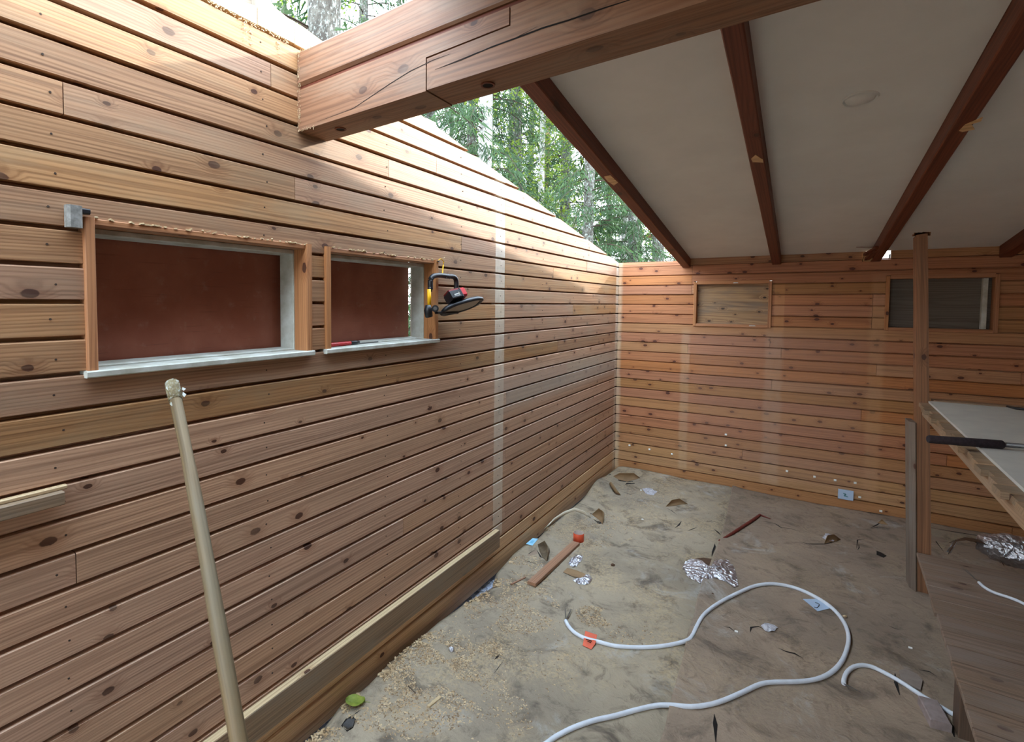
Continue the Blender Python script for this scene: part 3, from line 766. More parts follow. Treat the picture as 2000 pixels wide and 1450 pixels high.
# round blanking disc in the second bay
dc = rpt(1680, 192, 0.080)
g = G(); nrm = V((0, SR, 1)).normalized(); tu = V((1, 0, 0)); tv = nrm.cross(tu).normalized()
rings = []
for (rr, h) in ((0.0, -0.004), (0.045, -0.006), (0.047, 0.0), (0.050, 0.0), (0.053, -0.010), (0.058, 0.0)):
    rings.append([g.v(dc+tu*(rr*math.cos(2*math.pi*k/32))+tv*(rr*math.sin(2*math.pi*k/32))+nrm*h) for k in range(32)])
for j in range(5):
    for k in range(32): g.face([rings[j][k], rings[j][(k+1) % 32], rings[j+1][(k+1) % 32], rings[j+1][k]], 0, True)
bmesh.ops.remove_doubles(g.bm, verts=g.bm.verts[:], dist=1e-5)
g.make('ceiling_cap', M_white, None, 'round white blanking cap set in the middle ceiling panel', 'cover plate')

# ------------------------------------------------------------------ things on top of and on the left wall
def rakeblock(px0, px1, ztop, label, mat=M_palewood, x=-0.05):
    a = L(px0, 300, x); b = L(px1, 300, x); z = rake((a.y+b.y)/2)
    g = G(); g.box(x-0.045, x, a.y, b.y, z-0.05, z+ztop, ax=2, bev=0.002)
    g.make('wood_block', mat, None, label, 'block', 'short blocks standing on the gable edge')
rakeblock(988, 1001, 0.026, 'short raw block on the sloping wall top above the pale vertical stripe')
rakeblock(1085, 1097, 0.030, 'short raw block half way down the sloping wall top')
rakeblock(1157, 1166, 0.026, 'last short raw block on the wall top, nearest the corner')
rakeblock(833, 852, 0.05, 'mouldy pale block on the wall top just right of the beam', M_weath)
a = L(500, 45, -0.06); b = L(526, 45, -0.06)
g = G(); g.box(-0.11, -0.05, a.y, b.y, 2.52, 2.685, ax=2, bev=0.002); g.make('wood_block', M_weath, None, 'upright timber stub on the wall top left of the beam', 'block', 'short blocks standing on the gable edge')
g = G(); g.bar((-0.115, -4.75, rake(-4.75)+0.045), (-0.115, -3.95, rake(-3.95)+0.052), 0.05, 0.07, seg=10, jit=0.004)
g.bar((-0.115, -3.95, rake(-3.95)+0.052), (-0.115, -3.78, rake(-3.78)+0.02), 0.05, 0.07, seg=4, jit=0.004)
g.make('ridge_plate', M_weath, None, 'grey weathered timber lying along the wall top behind the boards, left of the beam', 'timber')
# sawdust clinging in the groove left of the beam
random.seed(9); g = G()
for k in range(230):
    y = random.uniform(-4.35, -3.93); z = 2.52+random.uniform(-0.008, 0.004)
    if random.random() < 0.18: y = random.choice([-4.10, -4.075, -3.97]); z = 2.52-random.uniform(0, 0.07)
    c = V((random.uniform(0.001, 0.005), y+random.uniform(-.004, .004), z)); d = V((random.uniform(0, .3), random.uniform(-1, 1), random.uniform(-1, 1)))*random.uniform(.002, .006)
    g.bar(c, c+d, 0.0022, 0.0016)
g.make('sawdust_clumps', M_palewood, None, 'pale sawdust clumps clinging to the board edges left of the beam', 'sawdust', kind='stuff')
# long batten low on the wall, thick with a white raw top
g = G(); g.box(0.003, 0.033, -5.9, -2.425, 0.150, 0.256, ax=1, bev=0.0015)
bt = g.make('batten', M_batten, None, 'long rough grey brown batten nailed along the foot of the left wall, pale top edge', 'board')
g = G(); g.box(0.004, 0.031, -5.9, -2.427, 0.2562, 0.2575, ax=1); g.make('top_edge', M_palewood, bt, label='pale raw top edge')
g = G(); g.box(0.002, 0.036, -5.3, -4.632, 1.128, 1.160, ax=1, bev=0.002)
sb = g.make('ledge_strip', M_batten, None, 'short pale wooden strip projecting from the wall at the left edge of the photo', 'board')
g = G(); g.box(0.003, 0.018, -5.3, -4.62, 1.1602, 1.170, ax=1, bev=0.002); g.make('top_strip', M_palewood, sb, label='pale thin strip on top')
# grey clip on the corner of the first window
c = L(147, 420, 0.015)
g = G(); g.box(0.002, 0.030, c.y-0.021, c.y+0.012, c.z-0.032, c.z+0.022, ax=2, bev=0.006)
ck = g.make('bracket', M_zinc, None, 'small grey weathered metal clip at the top left corner of the larger opening', 'bracket')
g = G(); g.box(0.005, 0.024, c.y+0.012, c.y+0.030, c.z+0.004, c.z+0.018, ax=1, bev=0.003)
g.make('clip_tab', M_black, ck)
# red folding knife on the sill of window 2
a = L(641, 676, -0.035); b = L(684, 672, -0.045); c_ = L(701, 670, -0.05)
zz = 1.4455+0.009
a.z = b.z = c_.z = zz
g = G(); g.tube(bez([a, a*0.6+b*0.4, b], 4), [0.006, 0.0085, 0.009, 0.0085, 0.0075, 0.009, 0.0085, 0.008, 0.0085], n=10)
kn = g.make('utility_knife', M_red, None, 'red and black handled utility knife lying on the sill of the right hand opening', 'knife')
g = G(); g.tube([b, b*0.4+c_*0.6, c_], [0.0085, 0.009, 0.0065], n=8); g.make('black_cap', M_black, kn, label='black end piece')
g = G(); g.box(c_.x-0.001, c_.x+0.001, c_.y, c_.y+0.12, zz-0.008, zz-0.003, ax=1); g.make('blade', M_grey, kn)
# ------------------------------------------------------------------ work light on the right jamb
wl = empty('work_light', L(845, 615, 0.03), 'black and yellow cordless work light hung on the jamb of the right hand opening', 'lamp')
XW = 0.035
def A(px, py, x=XW): return L(px, py, x)
g = G(); g.tube(bez([A(841, 566), A(841, 548), A(846, 540), A(858, 538), A(875, 540), A(886, 541), A(891, 549), A(891, 566)], 5), 0.0125, n=10)
g.make('handle', M_black, wl)
for (q0, q1) in (((871, 545), (876, 535)), ((878, 546), (882, 536))):
    g = G(); g.tube([A(*q0, XW+.010), A(*q1, XW+.010)], 0.0014, n=5); g.make('handle_trim', M_grey, wl)
g = G(); g.tube([A(840, 561), A(840, 570)], 0.0105, n=10); g.make('collar', M_black, wl)
g = G(); g.tube([A(838, 565), A(838.5, 598)], 0.0095, n=12); g.make('stand_arm', M_yellow, wl, label='yellow arm')
g = G(); g.tube([A(836, 596), A(836, 606), A(838, 619)], [0.013, 0.020, 0.018], n=12)
g.tube([A(850, 603, XW-.012), A(850, 603, XW+0.028)], 0.017, n=14, smooth=False)
g.make('hinge', M_black, wl)
g = G(); g.tube([A(850, 603, XW+.028), A(850, 603, XW+.031)], 0.009, n=12, smooth=False); g.make('hinge_cap', M_grey, wl)
# lamp head: shallow oval dish, tilted, facing down
c0 = A(862, 610, 0.05); c1 = A(941, 588, 0.125)
ax_ = (c1-c0); ln = ax_.length; ax_.normalize(); side = V((1, 0.15, 0)); side = (side-ax_*side.dot(ax_)).normalized(); mid0 = (c0+c1)/2; nn = ax_.cross(side); nn = nn if nn.z > 0 else -nn
side2 = (side*(0.80 if side.dot(CAM-mid0) > 0 else -0.80)+nn*0.60).normalized(); nn = ax_.cross(side2); nn = nn if nn.z > 0 else -nn; side = side2
mid = (c0+c1)/2
def oval(rx, ry, h, n=36, pw=2.6):
    o = []
    for k in range(n):
        a_ = 2*math.pi*k/n; ca, sa = math.cos(a_), math.sin(a_)
        rr = (abs(ca)**pw+abs(sa)**pw)**(-1/pw)
        o.append(mid+ax_*(rx*ca*rr)+side*(ry*sa*rr)+nn*h)
    return o
g = G(); rs = []
for (sx_, h) in ((0.55, 0.022), (0.86, 0.016), (1.0, 0.006), (1.0, -0.004), (0.95, -0.008), (0.80, -0.007), (0.78, -0.003)):
    rs.append([g.v(p) for p in oval(ln/2*sx_, 0.058*sx_, h)])
for j in range(len(rs)-1):
    for k in range(36): g.face([rs[j][k], rs[j][(k+1) % 36], rs[j+1][(k+1) % 36], rs[j+1][k]], 0, True)
g.face(rs[0]); g.make('lamp_head', M_black, wl, label='black oval head')
g = G(); q = [g.v(p) for p in oval(ln/2*0.76, 0.044, -0.0045, pw=4)]; q2 = [g.v(p) for p in oval(ln/2*0.76, 0.044, -0.001, pw=4)]
g.face(q); g.face(q2[::-1]); [g.face([q[k], q[(k+1) % 36], q2[(k+1) % 36], q2[k]]) for k in range(36)]
g.make('lens', M_lens, wl, label='frosted pane facing down')
# ribs and latch under the hinge side
g = G(); g.bar(A(852, 611, .05), A(893, 611, .055), 0.018, 0.012, bev=0.003); g.make('latch', M_black, wl)
# battery on top
bc = A(889, 579, 0.085)
g = G(); bx = ax_; g.bar(bc-bx*0.044, bc+bx*0.022, 0.060, 0.046, upv=nn, bev=0.005); bat = g.make('battery', M_black, wl)
g = G(); g.bar(bc-bx*0.042+nn*0.024, bc+bx*0.022+nn*0.024, 0.052, 0.012, upv=nn, bev=0.002); g.make('battery_top', M_dred, bat, label='dark red top')
g = G(); g.bar(bc+bx*0.023+nn*0.004, bc+bx*0.054+nn*0.004, 0.056, 0.048, upv=nn, bev=0.007); g.make('battery_latch', M_red, bat, label='red end block')
g = G(); g.bar(bc+bx*0.020, bc+bx*0.026, 0.062, 0.054, upv=nn, bev=0.004); g.make('battery_band', M_black, bat)
sgn = 1 if side.dot(CAM-bc) > 0 else -1
fc = bc+side*(sgn*0.0306)
g = G(); g.prism([fc-bx*0.030-nn*0.011, fc+bx*0.006-nn*0.011, fc+bx*0.010+nn*0.004, fc+bx*0.004+nn*0.012, fc-bx*0.026+nn*0.006], side*sgn, 0.0006); g.make('battery_label', M_black, bat)
g = G()
g.prism([fc-bx*0.030-nn*0.0125, fc+bx*0.007-nn*0.0125, fc+bx*0.007-nn*0.0110, fc-bx*0.030-nn*0.0110], side*sgn, 0.0012)
for k, w_ in enumerate((.0035, .003, .0035, .0035, .003, .0035)):
    u0_ = -0.025+k*0.0042
    g.prism([fc+bx*u0_-nn*0.006+side*(sgn*.0006), fc+bx*(u0_+w_*.75)-nn*0.006+side*(sgn*.0006), fc+bx*(u0_+w_*.75)-nn*0.0005+side*(sgn*.0006), fc+bx*u0_-nn*0.0005+side*(sgn*.0006)], side*sgn, 0.0006)
g.make('battery_lettering', M_clip, bat, label='white lettering')
g = G(); g.prism([fc+bx*0.000-nn*0.007+side*(sgn*.0006), fc+bx*0.009-nn*0.004+side*(sgn*.0006), fc+bx*0.005+nn*0.008+side*(sgn*.0006)], side*sgn, 0.0006); g.make('warning_triangle', M_lens, bat)
# yellow strap it hangs from
g = G(); g.tube(bez([A(854, 514, .012), A(857, 508, .016), A(862, 506, .018), A(866, 512, .018), A(865, 524, .024), A(864, 537, .032)], 4), 0.0034, n=6, flat=0.5)
st = g.make('hanging_strap', M_yellow, None, 'thin yellow strap hooked on a nail above the work light', 'strap')
g = G(); g.tube([A(852, 509, -.01), A(857, 511, 0.026)], 0.003, n=6); g.make('nail', M_grey, st)
g = G()
for k in range(14):
    c = A(862+random.uniform(-7, 5), 508+random.uniform(-3, 3), 0.02); g.bar(c, c+V((random.uniform(-.4, 1), random.uniform(-1, 1), random.uniform(-1, 1)))*0.008, 0.004, 0.0008)
g.make('frayed_end', M_palewood, st)

# ------------------------------------------------------------------ leaning pole
pt = L(335, 752, 0.040); pw_dir = None
d2 = ray(470, 1450); best = None
p_at = CAM + d2*(0.93)      # where the pole passes the lower edge of the frame
dirp = (p_at-pt).normalized(); tt = (pt.z-0.03)/(-dirp.z); base = pt+dirp*tt
g = G(); nseg = 26; pts = []
for k in range(nseg+1):
    t = k/nseg; p = pt+(base-pt)*t; p += V((0.004*math.sin(t*9), 0.003*math.sin(t*7+1), 0)); pts.append(p)
M_pole = wood('worn olive brown pole', (130, 108, 74), (94, 76, 50), grey=(116, 106, 84), greyamt=0.6, knots=0.05, vary=0.05, W=300, ring=0.4)
g.tube(pts, [0.0155+0.0012*(k/nseg)+0.0006*math.sin(k*1.7) for k in range(nseg+1)], n=14)
pole = g.make('pole', M_pole, None, 'long olive brown wooden pole leaning against the left wall below the larger opening', 'pole')
g = G(); dd = (pts[1]-pts[0]).normalized()
g.tube([pts[0]-dd*0.012, pts[0]-dd*0.006, pts[0]+dd*0.02, pts[0]+dd*0.062], [0.010, 0.0185, 0.0195, 0.0178], n=12)
g.make('bound_end', bark('peeling paint on pole end', (150, 138, 104), (120, 104, 76), (206, 208, 200), (3, 3, 3)), pole, label='grey end with flaking white paint')
g = G(); sd_ = dd.cross(V((1, 0, 0))).normalized()
for (q, ww, hh) in ((-0.004, -0.020, 0.022), (0.030, 0.019, 0.020), (0.012, 0.021, 0.014), (0.060, -0.0185, 0.016)):
    c = pts[0]+dd*q; s_ = V((0.010, ww, 0))
    g.prism([c+s_+dd*0.0, c+s_*1.3+dd*hh*0.5, c+s_+dd*hh, c+s_*0.85+dd*hh*0.6], (1, 0, 0), 0.002)
g.make('paint_flake', M_paint, pole, kind='stuff')

# ------------------------------------------------------------------ post, lath, bench and deck on the right
g = G()
ps = [(2.003, 2.022), (2.078, 0.0)]
zb0 = hz(2.1, -1.3)+0.003
rg = []
for (x, z) in ((2.002, 2.006), (2.014, 1.70), (2.028, 1.3), (2.042, 0.98), (2.052, 0.7), (2.068, 0.3), (2.078, zb0)):
    w_ = 0.048+0.014*(1-z/2.0)
    rg.append([g.v((x, -1.300, z), (z, 0, 0)), g.v((x+w_, -1.300, z), (z, w_, 0)), g.v((x+w_, -1.205, z), (z, w_, .05)), g.v((x, -1.205, z), (z, 0, .05))])
for j in range(len(rg)-1):
    for i in range(4): g.face([rg[j][i], rg[j][(i+1) % 4], rg[j+1][(i+1) % 4], rg[j+1][i]])
g.face(rg[-1]); tp = [g.v((2.002, -1.300, 2.012)), g.v((2.050, -1.300, 2.020)), g.v((2.050, -1.205, 2.020)), g.v((2.002, -1.205, 2.000))]
for i in range(4): g.face([rg[0][i], rg[0][(i+1) % 4], tp[(i+1) % 4], tp[i]])
g.face(tp)
post = g.make('post', M_post, None, 'tall narrow stained wooden post at the corner of the bench and deck', 'post')
g = G()
for k in range(9):
    x = 2.006+0.005*k; g.bar((x, -1.281, 2.008), (x+random.uniform(-.002, .002), -1.281, 2.018+random.uniform(0, 0.014)), 0.005, 0.034)
g.make('torn_top', M_post, post)
g = G(); g.box(2.085, 2.0855+.045, -1.3012, -1.3003, 0.34, 0.49, ax=2); g.make('grey_patch', M_weath, post, label='greyed patch') if False else g.bm.free()
M_lath = wood('grey weathered lath', (128, 112, 98), (92, 80, 70), grey=(120, 112, 104), greyamt=0.8, knots=0.1, vary=0.05)
zt2 = on(1780, 823, 1, -1.285).z
g = G(); rg = []
for (px, py) in ((1772, 823), (1775, 1112)):
    p = on(px, py, 1, -1.275); 
    if py > 1000: p.z = hz(2.0, -1.25)+0.004
    w_ = 0.044
    rg.append([g.v((p.x+0.006, -1.275, p.z), (p.z, 0, 0)), g.v((p.x+0.030, -1.315, p.z), (p.z, w_, 0)), g.v((p.x+0.036, -1.3025, p.z), (p.z, w_, .02)), g.v((p.x+0.030, -1.17, p.z), (p.z, .1, .02)), g.v((p.x+0.004, -1.17, p.z), (p.z, .12, .02))])
for i in range(5): g.face([rg[0][i], rg[0][(i+1) % 5], rg[1][(i+1) % 5], rg[1][i]])
g.face(rg[0]); g.face(rg[1])
lath = g.make('lath', M_lath, None, 'grey weathered lath standing against the left side of the tall post', 'board')
# deck
DZ = 0.25; DR = -0.0425      # slight turn
def dk(x, y): return V((2.066+(x)+0.0425*(y), -1.316+y-0.0425*x*0-0.045*x, 0))    # x to the right, y negative towards the viewer
dkroot = empty('deck', (2.1, -1.4, 0.0), 'low platform of worn grey brown boards at the lower right', 'platform')
ey = [1078, 1168, 1196, 1226, 1256, 1289, 1329, 1372, 1420, 1462]
def edgeY(y_):
    lo, hi = -3.6, -1.2
    best = min((abs(pr2(V((2.066+0.0425*(yy+1.316), yy, DZ)))[1]-y_), yy) for yy in [-1.2-0.002*k for k in range(1300)])
    return best[1]
def pr2(X):
    d = X-CAM; z = d.dot(fw); return (PPX+FPX*d.dot(rt)/z, PPY-FPX*d.dot(up)/z)
ys = [edgeY(v) for v in ey]
ys[1:1] = [ys[0]+(ys[1]-ys[0])*t for t in (0.25, 0.5, 0.75)]
while ys[-1] > -3.7: ys.append(ys[-1]-0.095)
for k in range(len(ys)-1):
    a = ys[k]-0.0010 - (0.0022 if k > 3 else 0); b = ys[k+1]+(0.0022 if k > 3 else 0.001); j = random.uniform(-0.004, 0.004) if k > 3 else 0; dz = random.uniform(-.0015, .0015)
    g = G(); x1 = 3.6
    P_ = [(2.066+0.0425*(a+1.316)+j, a), (2.066+0.0425*(b+1.316)+j, b), (x1, b-0.045*1.5), (x1, a-0.045*1.5)]
    vs = [g.v((x, y, DZ-0.020+dz), (x, y, 0)) for (x, y) in P_]+[g.v((x, y, DZ+dz-0.001), (x, y, 0)) for (x, y) in P_]
    for q in ((3, 2, 1, 0), (4, 5, 6, 7), (0, 1, 5, 4), (1, 2, 6, 5), (2, 3, 7, 6), (3, 0, 4, 7)): g.face([vs[i] for i in q])
    bmesh.ops.bevel(g.bm, geom=[e for e in g.bm.edges if e.verts[0].co.z > DZ-.01 and e.verts[1].co.z > DZ-.01], offset=0.002, segments=1, affect='EDGES')
    g.make('deck_board', M_deck, dkroot)
for (y) in (-2.44, -3.3):
    g = G(); x = 2.066+0.0425*(y+1.316)+0.008; g.box(x, x+0.045, y-0.09, y, hz(x, y)+0.006, DZ-0.021, ax=2, bev=0.002); g.make('leg', M_dleg, dkroot)
g = G(); g.bar((2.03+.11, -1.36, DZ-0.055), (1.96+.11, -3.65, DZ-0.055), 0.04, 0.065); g.make('joist', M_raft, dkroot)
g = G(); g.bar((3.4, -1.45, DZ-0.055), (3.4, -3.65, DZ-0.055), 0.04, 0.065); g.box(3.38, 3.42, -1.6, -1.55, 0.02, DZ-.08, ax=2); g.box(3.38, 3.42, -3.5, -3.45, 0.02, DZ-.08, ax=2); g.make('joist', M_raft, dkroot)
# bench with insulation board
HZ = 1.10
bench = empty('bench', (2.1, -2.0, 0.9), 'waist high slatted wooden bench carried by the post on the right', 'bench')
def bx_(y): return 2.086+0.0269*(y+1.281)
yy = -1.302; k = 0
while yy > -3.45:
    w_ = random.choice([0.075, 0.085, 0.095]) if k else 0.10
    ov = [-0.034, -0.038, -0.046, -0.026, -0.040, -0.050, -0.030][k % 7]; a, b = yy-0.002, yy-w_
    if k == 0: ov = -0.035
    g = G(); g.box(bx_(yy)+ov-0.004, XR-0.002, b, a, HZ-0.034, HZ-0.012+random.uniform(-.0015, .001), ax=0, bev=0.002)
    g.make('slat', M_batten if k % 3 else M_tan, bench); yy -= w_; k += 1
g = G(); g.bar((bx_(-1.2)-0.012, -1.305, HZ-0.060), (bx_(-3.45)-0.012, -3.45, HZ-0.060), 0.028, 0.050, bev=0.003); g.make('side_rail', M_tan, bench)
g = G(); g.bar((2.11, -1.245, HZ-0.058), (XR-.002, -1.245, HZ-0.058), 0.028, 0.046, bev=0.002); g.make('back_rail', M_lining, bench)
g = G(); g.box(2.108, XR-0.002, -1.299, -1.225, HZ-0.012, HZ+0.004, ax=0, bev=0.002); g.make('back_board', M_tan, bench)
g = G()
Q = [(bx_(-1.31), -1.310), (bx_(-3.4), -3.4), (3.6, -3.45), (3.6, -1.312)]
vs = [g.v((x, y, HZ-0.0105)) for x, y in Q]+[g.v((x, y, HZ)) for x, y in Q]
for q in ((3, 2, 1, 0), (4, 5, 6, 7), (0, 1, 5, 4), (1, 2, 6, 5), (2, 3, 7, 6), (3, 0, 4, 7)): g.face([vs[i] for i in q])
g.make('insulation_board', M_gyp, None, 'large pale board lying flat on the slatted bench', 'board')
# foam gripped bar lying across the bench
ra = F(1812, 858, HZ+0.016); rb = F(1960, 869, HZ+0.016); rc = rb+(rb-ra)*1.4
g = G(); g.tube([ra, ra*0.98+rb*0.02, ra*0.5+rb*0.5, rb*0.98+ra*0.02, rb], [0.0125, 0.0150, 0.0158, 0.0158, 0.012], n=14)
fb_ = g.make('foam_bar', M_foam, None, 'black foam sleeved bar lying across the white board and sticking out past its left edge', 'bar')
g = G(); g.tube([rb, rc], 0.009, n=10); g.make('rod', M_grey, fb_, label='bare grey rod')
p0 = F(1967, 794, HZ+0.006); p1 = F(1985, 798, HZ+0.006); p2 = F(2060, 806, HZ+0.006)
g = G(); g.tube([p0, p1, p2], [0.005, 0.0065, 0.0065], n=8); g.make('thin_rod', M_black, None, 'thin black rod near the back of the white board at the right edge', 'rod')
# ------------------------------------------------------------------ things lying on the floor
GR = 'electrical cables'
def floorpath(px, up_): return [FZ(x, y, up_) for (x, y) in px]
def wires(g, p, d, n=4, ln=0.05, spread=0.5):
    d = V(d).normalized()
    for k in range(n):
        a = random.uniform(-spread, spread); q = V((d.x*math.cos(a)-d.y*math.sin(a), d.x*math.sin(a)+d.y*math.cos(a), 0.12*random.random()))
        g.tube(bez([p, p+q*ln*0.5+V((0, 0, 0.004)), p+q*ln*random.uniform(.8, 1.1)+V((0.006*random.uniform(-1, 1), .006*random.uniform(-1, 1), 0.002))], 3), 0.0013, n=5)
random.seed(21)
RC = 0.0092
c1 = [(1105, 1213), (1110, 1223), (1122, 1236), (1142, 1247), (1168, 1254), (1200, 1262), (1240, 1265), (1280, 1264), (1315, 1259), (1343, 1251), (1353, 1241), (1360, 1226), (1372, 1205), (1390, 1188), (1415, 1172), (1445, 1157), (1475, 1145), (1510, 1141), (1550, 1148), (1590, 1165), (1625, 1188), (1647, 1214), (1657, 1240), (1655, 1266), (1643, 1294), (1622, 1315), (1595, 1327), (1560, 1332), (1515, 1333), (1485, 1337), (1450, 1353), (1415, 1368), (1385, 1377), (1350, 1381), (1310, 1378), (1280, 1379), (1240, 1388), (1200, 1399), (1160, 1408), (1120, 1422), (1085, 1440), (1050, 1462)]
P = floorpath(c1, RC); P += [FL(P[-1].x+dx_, P[-1].y+dy_, RC) for dx_, dy_ in ((-0.10, -0.12), (-0.14, -0.32), (-0.06, -0.6), (0.10, -0.9), (0.15, -1.3), (0.05, -1.7))]
cb = empty('cable', (P[10].x, P[10].y, 0.01), 'long white cable looping across both paper sheets with an orange tag', 'cable', GR)
g = G(); g.tube(bez(P, 5), RC, n=12); g.make('sheath', M_cable, cb)
g = G(); a = P[0]; wires(g, a, FZ(1112, 1185)-a, 5, 0.10, 0.22); g.make('bare_wire', M_wire, cb, label='stripped dark wires')
tg = FZ(1152, 1257)
g = G()
def sheetpoly(px, z0, z1=None, mat=None):
    q = [FZ(x, y, 0.0) for (x, y) in px]
    for i, p in enumerate(q): p.z += z0[i] if isinstance(z0, (list, tuple)) else z0
    return q
g.prism(sheetpoly([(1143, 1241), (1166, 1249), (1163, 1262), (1155, 1271), (1138, 1264)], [0.020, 0.020, 0.012, 0.004, 0.006]), (0, 0, 1), 0.0015)
ct = g.make('cable_tag', M_orangep, cb, label='small orange paper tag')
g = G()
for (x0, y0, x1, y1) in ((1146, 1251, 1159, 1255), (1144, 1255, 1156, 1259), (1147, 1259, 1154, 1262), (1153, 1246, 1160, 1248)):
    q = [FZ(x0, y0), FZ(x1, y1), FZ(x1, y1+1.3), FZ(x0, y0+1.3)]
    for p in q: p.z += 0.0165
    g.prism(q, (0, 0, 1), 0.0008)
g.make('tag_print', M_dark, ct, label='blurred dark print')
c2 = [(1648, 1336), (1649, 1326), (1655, 1313), (1668, 1303), (1685, 1300), (1705, 1304), (1730, 1316), (1760, 1333), (1800, 1359), (1840, 1383), (1880, 1407), (1912, 1427), (1945, 1450), (1990, 1480)]
P = floorpath(c2, RC)
cb = empty('cable', (P[5].x, P[5].y, 0.01), 'shorter white cable with a hooked end, running from the paper in under the deck', 'cable', GR)
g = G(); g.tube(bez(P, 5), RC*0.95, n=12); g.make('sheath', M_cable, cb)
g = G(); wires(g, P[0], FZ(1662, 1352)-P[0], 5, 0.055, 0.5); g.make('bare_wire', M_wire, cb, label='stripped dark wires')
P = [F(x, y, DZ+0.008) for (x, y) in ((1912, 1138), (1922, 1147), (1935, 1155), (1950, 1161), (1975, 1169), (2000, 1180), (2040, 1202))]
cb = empty('cable', (P[3].x, P[3].y, DZ), 'white cable end lying on the worn deck boards at the right edge', 'cable', GR)
g = G(); g.tube(bez(P, 5), 0.0068, n=10); g.make('sheath', M_cable, cb)
g = G(); wires(g, P[0], F(1878, 1114, DZ)-P[0], 2, 0.135, 0.04); g.make('bare_wire', M_wire, cb)
# tape roll
c = FZ(1130, 1057); R_ = 0.0355
g = G(); prof = [(0.032, 0.0), (R_, 0.0), (R_, 0.055), (0.0335, 0.056), (0.032, 0.056)]
rings = [[g.v((c.x+r_*math.cos(2*math.pi*k/36), c.y+r_*math.sin(2*math.pi*k/36), c.z+h+0.001), (2*math.pi*k/36*r_, h, 0)) for k in range(36)] for (r_, h) in prof]
for j in range(5):
    for k in range(36): g.face([rings[j][k], rings[j][(k+1) % 36], rings[(j+1) % 5][(k+1) % 36], rings[(j+1) % 5][k]], 0, j != 3)
tr_ = g.make('tape_roll', plain('orange red tape', (214, 84, 52), 0.45), None, 'orange roll of tape standing on the floor at the end of the loose plank', 'tape')
g = G(); rings = [[g.v((c.x+r_*math.cos(2*math.pi*k/36), c.y+r_*math.sin(2*math.pi*k/36), c.z+h+0.001)) for k in range(36)] for (r_, h) in ((0.0318, 0.002), (0.0318, 0.0575), (0.0342, 0.0575), (0.0342, 0.0565))]
for j in range(3):
    for k in range(36): g.face([rings[j][k], rings[j][(k+1) % 36], rings[j+1][(k+1) % 36], rings[j+1][k]], 0, True)
g.face(rings[0][::-1]); g.make('core', plain('grey cardboard core', (176, 158, 146), 0.7), tr_, label='grey cardboard core')
# loose plank and stick
a = FZ(1038, 1146); b = FZ(1125, 1065)
top = 0.018
M_plank = wood('reddish loose board', (166, 122, 92), (128, 88, 64), knots=0.2, vary=0.05, grey=(150, 128, 108), greyamt=0.5)
g = G(); d = (b-a); g.bar(a+V((0, 0, top/2+0.006)), b+V((0, 0, top/2+0.004)), 0.052, top, bev=0.0015)
g.make('loose_plank', M_plank, None, 'short reddish brown plank lying on the dusty paper by the tape roll', 'plank')
g = G(); g.bar(FZ(998, 1142, 0.006), FZ(1026, 1128, 0.006), 0.010, 0.007, bev=0.001)
g.make('stick', M_plank, None, 'thin dark stick beside the near end of the loose plank', 'stick')
g = G(); g.bar(FZ(836, 1381, 0.005), FZ(860, 1361, 0.005), 0.014, 0.006, bev=0.002, seg=4, jit=0.001)
g.make('wood_chip', M_palewood, None, 'pale flat splinter of wood in the sawdust near the bottom edge', 'wood chip')
g = G(); g.tube([FZ(797, 1340, 0.003), FZ(812, 1355, 0.003)], 0.0018, n=5); g.make('nail', M_twig, None, 'dark nail lying in the sawdust above the pale splinter', 'nail')
g = G(); g.tube([FZ(877, 1158+0, 0.0), FZ(877, 1158, 0.0)+V((0, 0, 0.001))], 0.001, n=4); g.bm.free()
# foil ball
c = FZ(882, 1269, 0.008)
g = G(); bmesh.ops.create_icosphere(g.bm, subdivisions=3, radius=0.0115, matrix=Matrix.Translation(c))
for v in g.bm.verts: v.co += (v.co-c)*noise.noise(v.co*220)*0.35; v[g.g] = v.co
g.make('foil_ball', M_foil, None, 'tiny crumpled ball of foil on the sawdust', 'foil')
# green leaf
c = FZ(694, 1373, 0.006)
g = G()
def leaf(u, v):
    a = (u-0.5)*2; w = 0.030*math.sqrt(max(0, 1-a*a))*(1-0.15*a); b_ = (v-0.5)*2
    x = a*0.040; y = b_*w; z = 0.010*b_*b_+0.006*a*a+0.002*math.sin(b_*9+a*5)
    an = 0.5; return c+V((x*math.cos(an)-y*math.sin(an), x*math.sin(an)+y*math.cos(an), z))
g.grid(leaf, 14, 10); lf = g.make('leaf', M_leaf, None, 'yellow green fallen leaf at the edge of the paper near the bottom left', 'leaf', solid=0.0006)
g = G(); g.tube([c+V((0.035, 0.020, 0.006)), c+V((0.055, 0.028, 0.008))], 0.001, n=5); g.make('stalk', M_leaf, lf)
